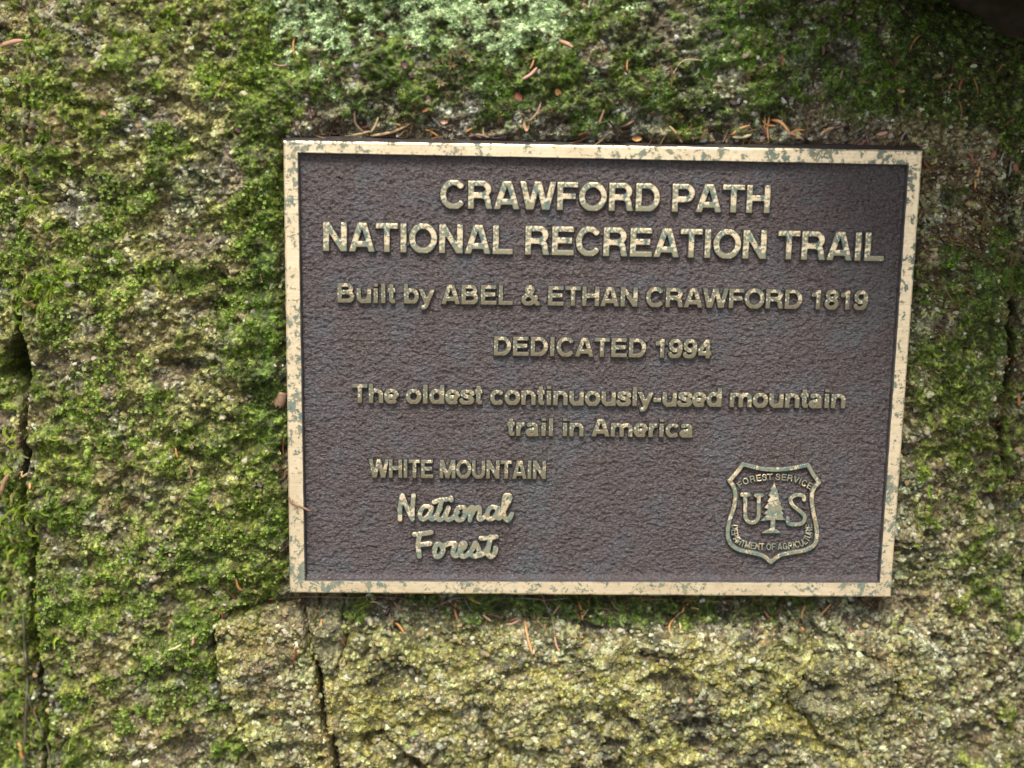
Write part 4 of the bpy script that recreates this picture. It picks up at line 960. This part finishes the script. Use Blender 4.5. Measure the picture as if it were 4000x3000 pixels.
needle(B_, [(1300, 770), (1325, 845)], 'm', 'purple needle standing on the rim in the maroon trio', 15)
needle(B_, [(1290, 785), (1225, 848)], 'm', 'maroon needle slanting left in the maroon trio', 12)
needle(B_, [(1312, 795), (1262, 850)], 'r', 'reddish middle needle of the maroon trio', 10)
needle(B_, [(1395, 842), (1435, 848)], 'o', 'short orange needle lying on the rim right of the maroon trio', 9)
needle(B_, [(1540, 745), (1505, 790), (1495, 840)], 'g', 'grey arched needle above the top right corner of the plaque', 10)
needle(B_, [(1600, 760), (1590, 828), (1650, 840)], 'b', 'brown needle bent at a right angle by the top right corner', 9)
needle(B_, [(1882, 868), (1910, 910), (1918, 955)], 'r', 'dark red curved needle right of the top right corner', 14)
needle(B_, [(1945, 955), (1940, 1020), (1915, 1085)], 'o', 'orange red long needle right of the top right corner', 13)
needle(B_, [(2100, 865), (2065, 955)], 'g', 'grey needle near the right edge above the dark curved one', 11)
needle(B_, [(2140, 925), (2125, 960), (2120, 1020)], 'g', 'dark grey curved needle near the right edge beside a rusty leaf', 12)
needle(B_, [(1630, 930), (1670, 970)], 'r', 'small red needle touching the right side of the rim at its top', 12)
needle(B_, [(1610, 200), (1550, 285)], 'o', 'lone orange needle in the shade towards the top right corner', 10)
needle(B_, [(1790, 480), (1775, 540)], 's', 'short salmon needle among grey grains upper right', 11)
needle(B_, [(1862, 445), (1835, 520)], 'r', 'dark red needle in the shade of the upper right hollow', 14)
needle(B_, [(1170, 395), (1155, 455)], 'b', 'brown needle in moss above the blank right part of the plaque', 12)
needle(B_, [(180, 440), (250, 345), (385, 355)], 't', 'thin straw coloured strand bent to the right above PATH', 5)
needle(B_, [(1045, 260), (1048, 320)], 'b', 'pinkish brown upright needle high above the plaque at the right', 14)
needle(B_, [(1435, 15), (1410, 45)], 'b', 'small brown needle close to the top edge at the right', 8)
# under the plaque
needle(C_, [(175, 250), (215, 285), (270, 310)], 'b', 'brown needle under the lower left corner, above the smooth flake', 12)
needle(C_, [(248, 340), (248, 385)], 'o', 'short orange upright needle on top of the smooth flake', 11)
needle(C_, [(95, 505), (70, 595)], 'r', 'rust red needle on the bare yellowish chunk', 16)
needle(C_, [(365, 460), (392, 508)], 'r', 'bright red needle at the right side of the smooth flake', 14)
needle(C_, [(690, 225), (745, 290)], 'b', 'thick brown needle under the rim below the word Forest', 15)
needle(C_, [(545, 235), (605, 242)], 't', 'pale tan needle lying level below the bottom rim at the left')
needle(C_, [(668, 268), (645, 315)], 'm', 'dark red needle left of the dangling orange ones', 13)
needle(C_, [(668, 295), (690, 395)], 'b', 'long brown needle hanging left of the hooked orange one', 12)
needle(C_, [(690, 340), (685, 395)], 'o', 'short orange needle beside the hooked orange one', 9)
needle(C_, [(700, 365), (730, 375), (758, 435)], 'o', 'hooked orange needle below the word Forest', 15)
needle(C_, [(1075, 235), (1070, 290), (1088, 352)], 'o', 'curved tan orange needle hanging alone below the bottom rim', 14)
needle(C_, [(1160, 210), (1228, 245)], 'o', 'orange needle caught where the grey rootlets leave the rim', 12)
needle(C_, [(1225, 312), (1300, 360)], 's', 'pinkish needle left of the maroon one on the slab', 13)
needle(C_, [(1265, 308), (1360, 340)], 'm', 'maroon needle lying level on the dark strip of the slab', 16)
needle(C_, [(1400, 352), (1470, 320)], 'b', 'brown upper needle of a pair on the slab', 13)
needle(C_, [(1380, 375), (1470, 345)], 's', 'salmon lower needle of a pair on the slab', 15)
needle(C_, [(1500, 340), (1515, 440), (1545, 550)], 'o', 'longest orange needle on the slab under the plaque', 17)
needle(C_, [(1555, 295), (1560, 345)], 'b', 'short brown needle above the longest orange needle')
needle(C_, [(1615, 350), (1625, 415)], 'r', 'red needle right of the longest orange needle', 12)
needle(C_, [(1685, 445), (1695, 500), (1718, 545)], 's', 'pinkish curved needle hanging off the end of a rootlet', 11)
needle(C_, [(1740, 232), (1665, 330)], 'b', 'brown needle slanting down left under the middle of the rim', 14)
needle(C_, [(1590, 325), (1665, 335)], 'b', 'thin brown needle meeting the foot of the slanting one')
needle(C_, [(1825, 225), (1855, 340)], 'o', 'bright orange needle of the V below the rim', 17)
needle(C_, [(1905, 262), (1850, 325)], 't', 'tan right arm of the V below the rim', 12)
needle(C_, [(1808, 245), (1845, 345)], 'r', 'darker needle just behind the left arm of the V', 10)
needle(C_, [(1845, 650), (1722, 715)], 'b', 'faded brown needle lying far down on the slab', 11)
needle(C_, [(2030, 215), (2070, 280)], 'b', 'brown needle hanging from the rim right of the V', 10)
needle(C_, [(95, 260), (120, 215)], 't', 'tan needle at the lower left corner of the rim', 13)
needle(D_, [(280, 225), (240, 280)], 'o', 'orange needle hanging from the rim left of the shield', 15)
needle(D_, [(200, 310), (170, 345), (168, 395)], 'o', 'curved orange needle hanging below the rim left of the shield', 12)
needle(D_, [(240, 275), (200, 312)], 'b', 'brown link needle between two orange ones left of the shield', 9)
needle(D_, [(340, 262), (275, 250)], 'o', 'thin orange needle pointing right from the hanging pair', 7)
needle(D_, [(225, 335), (232, 375)], 'c', 'yellow needle bit beside the curved orange needle', 12)
needle(D_, [(712, 265), (755, 320)], 'r', 'red needle in the dark under the shield', 13)
needle(D_, [(950, 235), (930, 315)], 'o', 'brown orange needle under the right part of the bottom rim', 12)
needle(D_, [(955, 230), (870, 275)], 'b', 'dark needle crossing left under the right part of the rim', 8)
needle(D_, [(1110, 220), (1030, 305)], 'o', 'orange brown needle near the lower right corner', 10)
needle(D_, [(925, 365), (940, 385)], 'o', 'orange crumb of a needle above the tan rock flake', 16)
needle(D_, [(645, 365), (662, 465)], 'b', 'hair thin brown needle on the slab below the shield', 5)
needle(D_, [(1205, 372), (1215, 398)], 'r', 'pinkish red crumb above the tan rock flake', 14)
# left of the plaque
needle(L1, [(20, 300), (90, 275), (160, 262)], 's', 'thick reddish needle at the left edge near the top', 24, .003)
needle(L1, [(1470, 525), (1390, 650)], 'b', 'long brown needle above the white quartz patch at the upper left', 14)
needle(L1, [(900, 45), (930, 65)], 'o', 'orange needle bit close to the top edge at the left', 12)
needle(L2, [(1140, 1240), (1145, 1275), (1155, 1305)], 'o', 'small knobbly orange bit beside the dark hole left of the plaque', 15)
needle(L2, [(1225, 1355), (1245, 1425)], 't', 'tan needle below the dark hole left of the plaque', 9)
needle(L2, [(1765, 1350), (1800, 1370), (1840, 1380)], 'm', 'purple needle touching the left side of the rim', 15)
needle(L2, [(1842, 1180), (1850, 1310)], 'r', 'red brown needle standing along the left side of the rim', 8)
needle(L2, [(120, 1390), (215, 1405)], 't', 'tan needle among feather moss at the left edge', 13)
needle(L2, [(70, 1400), (40, 1460), (20, 1540)], 's', 'thick pinkish needle at the left edge below the gap', 26, .003)
needle(L2, [(480, 1560), (420, 1575), (380, 1620)], 'm', 'maroon curved needle right of the feather moss at the left', 13)
needle(L2, [(100, 1085), (135, 1125)], 'o', 'orange needle stub on the feather moss below the hole', 14)
needle(L2, [(1850, 1390), (1850, 1440)], 'r', 'short red needle along the left rim under the purple one', 9)
needle(L2, [(1690, 115), (1705, 170)], 'b', 'faint brown needle in the moss left of the upper plaque', 9)
needle(L2, [(195, 1465), (195, 1510)], 'o', 'amber needle bit hanging in the moss at the left edge', 16)
needle(L3, [(360, 495), (370, 560)], 'm', 'maroon needle upright in the moss at the lower left', 16)
needle(L3, [(1085, 890), (1130, 882), (1180, 850)], 'c', 'cream needle with an orange end on the moss left of the bare chunk', 15)
needle(L3, [(1255, 800), (1245, 860)], 's', 'salmon needle upright beside the cream one', 20)
needle(L3, [(1530, 430), (1550, 480), (1570, 505)], 'o', 'orange brown needle left of the lower left corner of the plaque', 15)
needle(L3, [(1650, 500), (1700, 530)], 't', 'tan needle just left of the lower left corner', 12)
needle(L3, [(1600, 540), (1635, 610)], 'm', 'purple brown needle above the bare chunk', 13)
needle(L3, [(1680, 545), (1655, 600)], 'b', 'brown needle beside the purple brown one above the bare chunk', 12)
needle(L3, [(1455, 595), (1450, 650), (1440, 690)], 'r', 'rust needle in the notch at the top left of the bare chunk', 14)
needle(L3, [(1400, 625), (1420, 650)], 'r', 'small rust bit left of the notch of the bare chunk', 13)
needle(L3, [(1775, 1325), (1775, 1360)], 'r', 'small red needle low on the bare chunk', 13)
needle(L3, [(125, 1480), (145, 1530), (160, 1590)], 'o', 'amber needle at the bottom left corner by the root', 22, .002)
needle(L3, [(1100, 265), (1110, 285)], 's', 'pink crumb on the moss left of the lower rim', 18)
needle(L3, [(755, 1195), (760, 1230)], 'r', 'small rust needle low in the moss at the left', 12)
needle(L3, [(1740, 560), (1790, 548)], 'r', 'dark red needle level with the underside of the lower left corner', 12)
needle(L3, [(1860, 580), (1905, 577)], 't', 'short tan needle right under the lower left corner', 9)
needle(RR, [(560, 825), (548, 845)], 'o', 'small orange needle in the right hand crack', 9)
needle(RR, [(575, 905), (585, 950)], 'r', 'red needle hanging in the brown crack at the right edge', 14)
needle(RR, [(598, 975), (600, 1020)], 'o', 'orange needle lowest in the crack at the right edge', 12)
needle(RR, [(480, 888), (500, 892)], 'o', 'orange crumb left of the right hand crack', 9)

# leaf crumbs and bud scales: small curled plates
def scale(reg, x_, y_, l_, w_, ang, c, label, cat='bud scale', name='bud_scale'):
    p = surf(reg[0] + x_ * reg[2], reg[1] + y_ * reg[2], .0012); s = reg[2] / F_PX * .70
    v, f = [], []; n, m_ = 8, 5; r = np.random.default_rng(int(x_ * 3 + y_))
    for side in (0, 1):
        for i in range(n):
            t = i / (n - 1); hw = math.sin(math.pi * (t * .9 + .05)) ** .7 * w_ / 2 * s * r.uniform(.88, 1.1)
            for j in range(m_):
                u = (j / (m_ - 1) - .5) * 2; v.append(((t - .5) * l_ * s, -abs(u) ** 2 * w_ * s * .16 + side * .00022 + .0004 * math.sin(3 * t), u * hw))
    o0 = n * m_
    for i in range(n - 1):
        for j in range(m_ - 1):
            q = i * m_ + j; f.append((q, q + m_, q + m_ + 1, q + 1)); f.append((o0 + q, o0 + q + 1, o0 + q + m_ + 1, o0 + q + m_))
    bd = [i * m_ for i in range(n)] + [(n - 1) * m_ + j for j in range(1, m_)] + [i * m_ + m_ - 1 for i in range(n - 2, -1, -1)] + list(range(m_ - 2, 0, -1))
    for k in range(len(bd)): k2 = (k + 1) % len(bd); f.append((bd[k], bd[k2], o0 + bd[k2], o0 + bd[k]))
    return tag(put(name, mesh_np(name, np.array(v), np.array(f), NM[c]), None, p, Matrix.Rotation(math.radians(ang), 4, 'Y')), label, cat, 'leaf crumbs and bud scales')
scale(L1, 1545, 838, 62, 32, 40, 'm', 'purplish bud scale below the white quartz patch at the upper left')
scale(A_, 312, 650, 62, 22, 75, 'm', 'dark purple bud scale above the left part of the top rim')
scale(A_, 1510, 560, 58, 46, 60, 'r', 'rusty curled leaf crumb above the gap after CRAWFORD', 'leaf', 'leaf_crumb')
scale(A_, 1555, 718, 70, 36, 85, 's', 'square pale tan leaf crumb standing above the rim after CRAWFORD', 'leaf', 'leaf_crumb')
scale(A_, 1085, 702, 44, 22, -5, 's', 'salmon bud scale right of the grey curved needle')
scale(A_, 1738, 530, 40, 36, 60, 'o', 'orange brown bud scale in the moss above the word PATH')
scale(A_, 855, 372, 44, 40, 60, 'm', 'maroon leaf crumb under the lichen above CRAW', 'leaf', 'leaf_crumb')
scale(A_, 980, 632, 44, 18, -30, 'o', 'light orange splinter above the grey curved needle')
scale(A_, 2192, 797, 56, 34, 0, 'o', 'orange brown flake lying on the rim above the A of PATH', 'leaf', 'leaf_crumb')
scale(B_, 815, 345, 62, 26, 80, 'r', 'rusty pointed leaf crumb high above the right of the plaque', 'leaf', 'leaf_crumb')
scale(B_, 1390, 768, 64, 22, -12, 's', 'salmon spindle shaped bud scale above the right of the rim')
scale(B_, 1498, 520, 48, 24, 20, 't', 'tan bud scale above the upper right corner region')
scale(B_, 2160, 962, 66, 34, 80, 'r', 'rusty broken leaf near the right edge', 'leaf', 'leaf_crumb')
scale(B_, 2030, 890, 60, 30, -70, 'r', 'dull red leaf crumb right of the dark red curved needle', 'leaf', 'leaf_crumb')
scale(B_, 482, 710, 50, 26, 0, 'm', 'dark brown bud scale left above the parallel needle pair')
scale(B_, 36, 535, 40, 18, 0, 'r', 'small rust scale in moss above the gap before PATH')
scale(C_, 1010, 255, 60, 44, 20, 's', 'pale torn leaf crumb caught in the rootlets under the rim', 'leaf', 'leaf_crumb')
scale(L1, 672, 735, 50, 34, 70, 's', 'faded pink leaf crumb in the moss at the upper left', 'leaf', 'leaf_crumb')
# toothed seed husk resting against the left side of the rim
def husk():
    v, f = [], []; n, m_ = 18, 8; R_ = .0030
    for side in (0, 1):
        for i in range(n + 1):
            a_ = math.pi * 1.25 * (i / n) - .3
            for j in range(m_):
                t = j / (m_ - 1); rr = R_ * (.45 + .55 * math.sin(math.pi * (.18 + .62 * t))) * (1 - .06 * side)
                zz = (t - .5) * .0078; notch = (.0011 * (i % 4 < 2) if j == m_ - 1 else 0)
                v.append((rr * math.cos(a_), -rr * math.sin(a_) * .8, -zz + notch))
    W_ = n + 1; o0 = W_ * m_
    for i in range(n):
        for j in range(m_ - 1):
            q = i * m_ + j; f.append((q, q + 1, q + m_ + 1, q + m_)); f.append((o0 + q, o0 + q + m_, o0 + q + m_ + 1, o0 + q + 1))
        f.append((i * m_, (i + 1) * m_, o0 + (i + 1) * m_, o0 + i * m_)); q = i * m_ + m_ - 1; f.append((q, o0 + q, o0 + q + m_, q + m_))
    return mesh_np('seed_husk', np.array(v), np.array(f), NM['b'])
p = W(1092, 1567, .006); tag(put('seed_husk', husk(), None, (p[0] - .0002, .0095, p[2]), Matrix.Rotation(math.radians(15), 4, 'Y')), 'hollow toothed tan seed husk against the left side of the rim', 'seed husk')
# dry frond lying over the left rim
def branchy(name, reg, lines, w_, c, label, cat, depth=None, group=None, lift=.0016):
    bmv, bmf = [], []; root = None
    for k, (pts, ww) in enumerate(lines):
        pp = spl(pts, 6) if len(pts) > 2 else [pts[0], tuple((np.array(pts[0]) + np.array(pts[1])) / 2), pts[1]]
        P = [W(reg[0] + x_ * reg[2], reg[1] + y_ * reg[2], depth) if depth is not None else surf(reg[0] + x_ * reg[2], reg[1] + y_ * reg[2], lift) for x_, y_ in pp]
        me, cen = tube(name, P, ww / 2 * reg[2] / F_PX * .70, NM[c], 6, 1, .55); b0 = len(bmv)
        bmv += [tuple(v_.co + cen) for v_ in me.vertices]; bmf += [tuple(b0 + i for i in p_.vertices) for p_ in me.polygons]; bpy.data.meshes.remove(me)
    me = bpy.data.meshes.new(name); cen = np.array(bmv).mean(0); me.from_pydata([tuple(np.array(q) - cen) for q in bmv], [], bmf); me.materials.append(NM[c])
    me.polygons.foreach_set('use_smooth', np.ones(len(me.polygons), bool))
    return tag(put(name, me, None, cen), label, cat, group)
branchy('dry_sprig', L2, [([(1872, 1560), (1890, 1600), (1950, 1625), (2010, 1655)], 12), ([(1872, 1590), (1905, 1615), (1960, 1635)], 9), ([(1895, 1580), (1900, 1610), (1930, 1640)], 7), ([(1940, 1620), (2005, 1640)], 6)], 10, 'b', 'dry brown sprig lying across the left side of the rim', 'sprig', -.0006)
GR = 'thin rootlets below the plaque'
branchy('rootlet', C_, [([(920, 290), (960, 255), (1050, 215), (1120, 205)], 8), ([(960, 255), (930, 225), (925, 205)], 5), ([(960, 255), (900, 290)], 4), ([(1000, 232), (960, 300), (965, 330)], 3)], 8, 'g', 'grey rootlet branching left under the bottom rim below National', 'root', group=GR)
branchy('rootlet', C_, [([(1130, 205), (1160, 270), (1200, 310), (1250, 340)], 9), ([(1160, 260), (1150, 320), (1135, 350)], 4), ([(1180, 290), (1250, 300), (1330, 240)], 3), ([(1150, 235), (1080, 280), (990, 320)], 3)], 8, 'g', 'grey rootlet reaching down right from the rim beside the curved needle', 'root', group=GR)
branchy('rootlet', C_, [([(1440, 208), (1540, 212), (1610, 222), (1640, 270), (1668, 330), (1680, 400), (1688, 445)], 8), ([(1610, 222), (1700, 215), (1780, 205)], 5), ([(1460, 215), (1500, 270), (1530, 300)], 3)], 8, 'g', 'long grey rootlet running along the rim then down the slab', 'root', group=GR)
branchy('rootlet', C_, [([(60, 205), (200, 198), (420, 206), (560, 200), (760, 208)], 6), ([(760, 206), (730, 240), (700, 260)], 4)], 8, 'b', 'brown rootlet stretched along the underside of the rim at the left', 'root', group=GR)
branchy('rootlet', D_, [([(0, 205), (150, 202), (240, 212), (330, 205)], 6), ([(380, 208), (460, 215), (560, 204), (700, 206)], 6), ([(240, 212), (262, 235)], 8)], 8, 'b', 'brown rootlet along the underside of the rim left of the shield', 'root', group=GR)
branchy('root', L3, [([(165, 640), (172, 760), (180, 900), (192, 1050), (188, 1200), (178, 1400), (175, 1660)], 26), ([(190, 1130), (230, 1280), (290, 1400), (330, 1520), (345, 1660)], 16), ([(188, 1200), (215, 1380), (240, 1480)], 9), ([(205, 1200), (260, 1330), (330, 1440)], 7)], 20, 'd', 'dark forked root hanging down the gap at the lower left', 'root', lift=.004)
print('objects', len(bpy.data.objects))
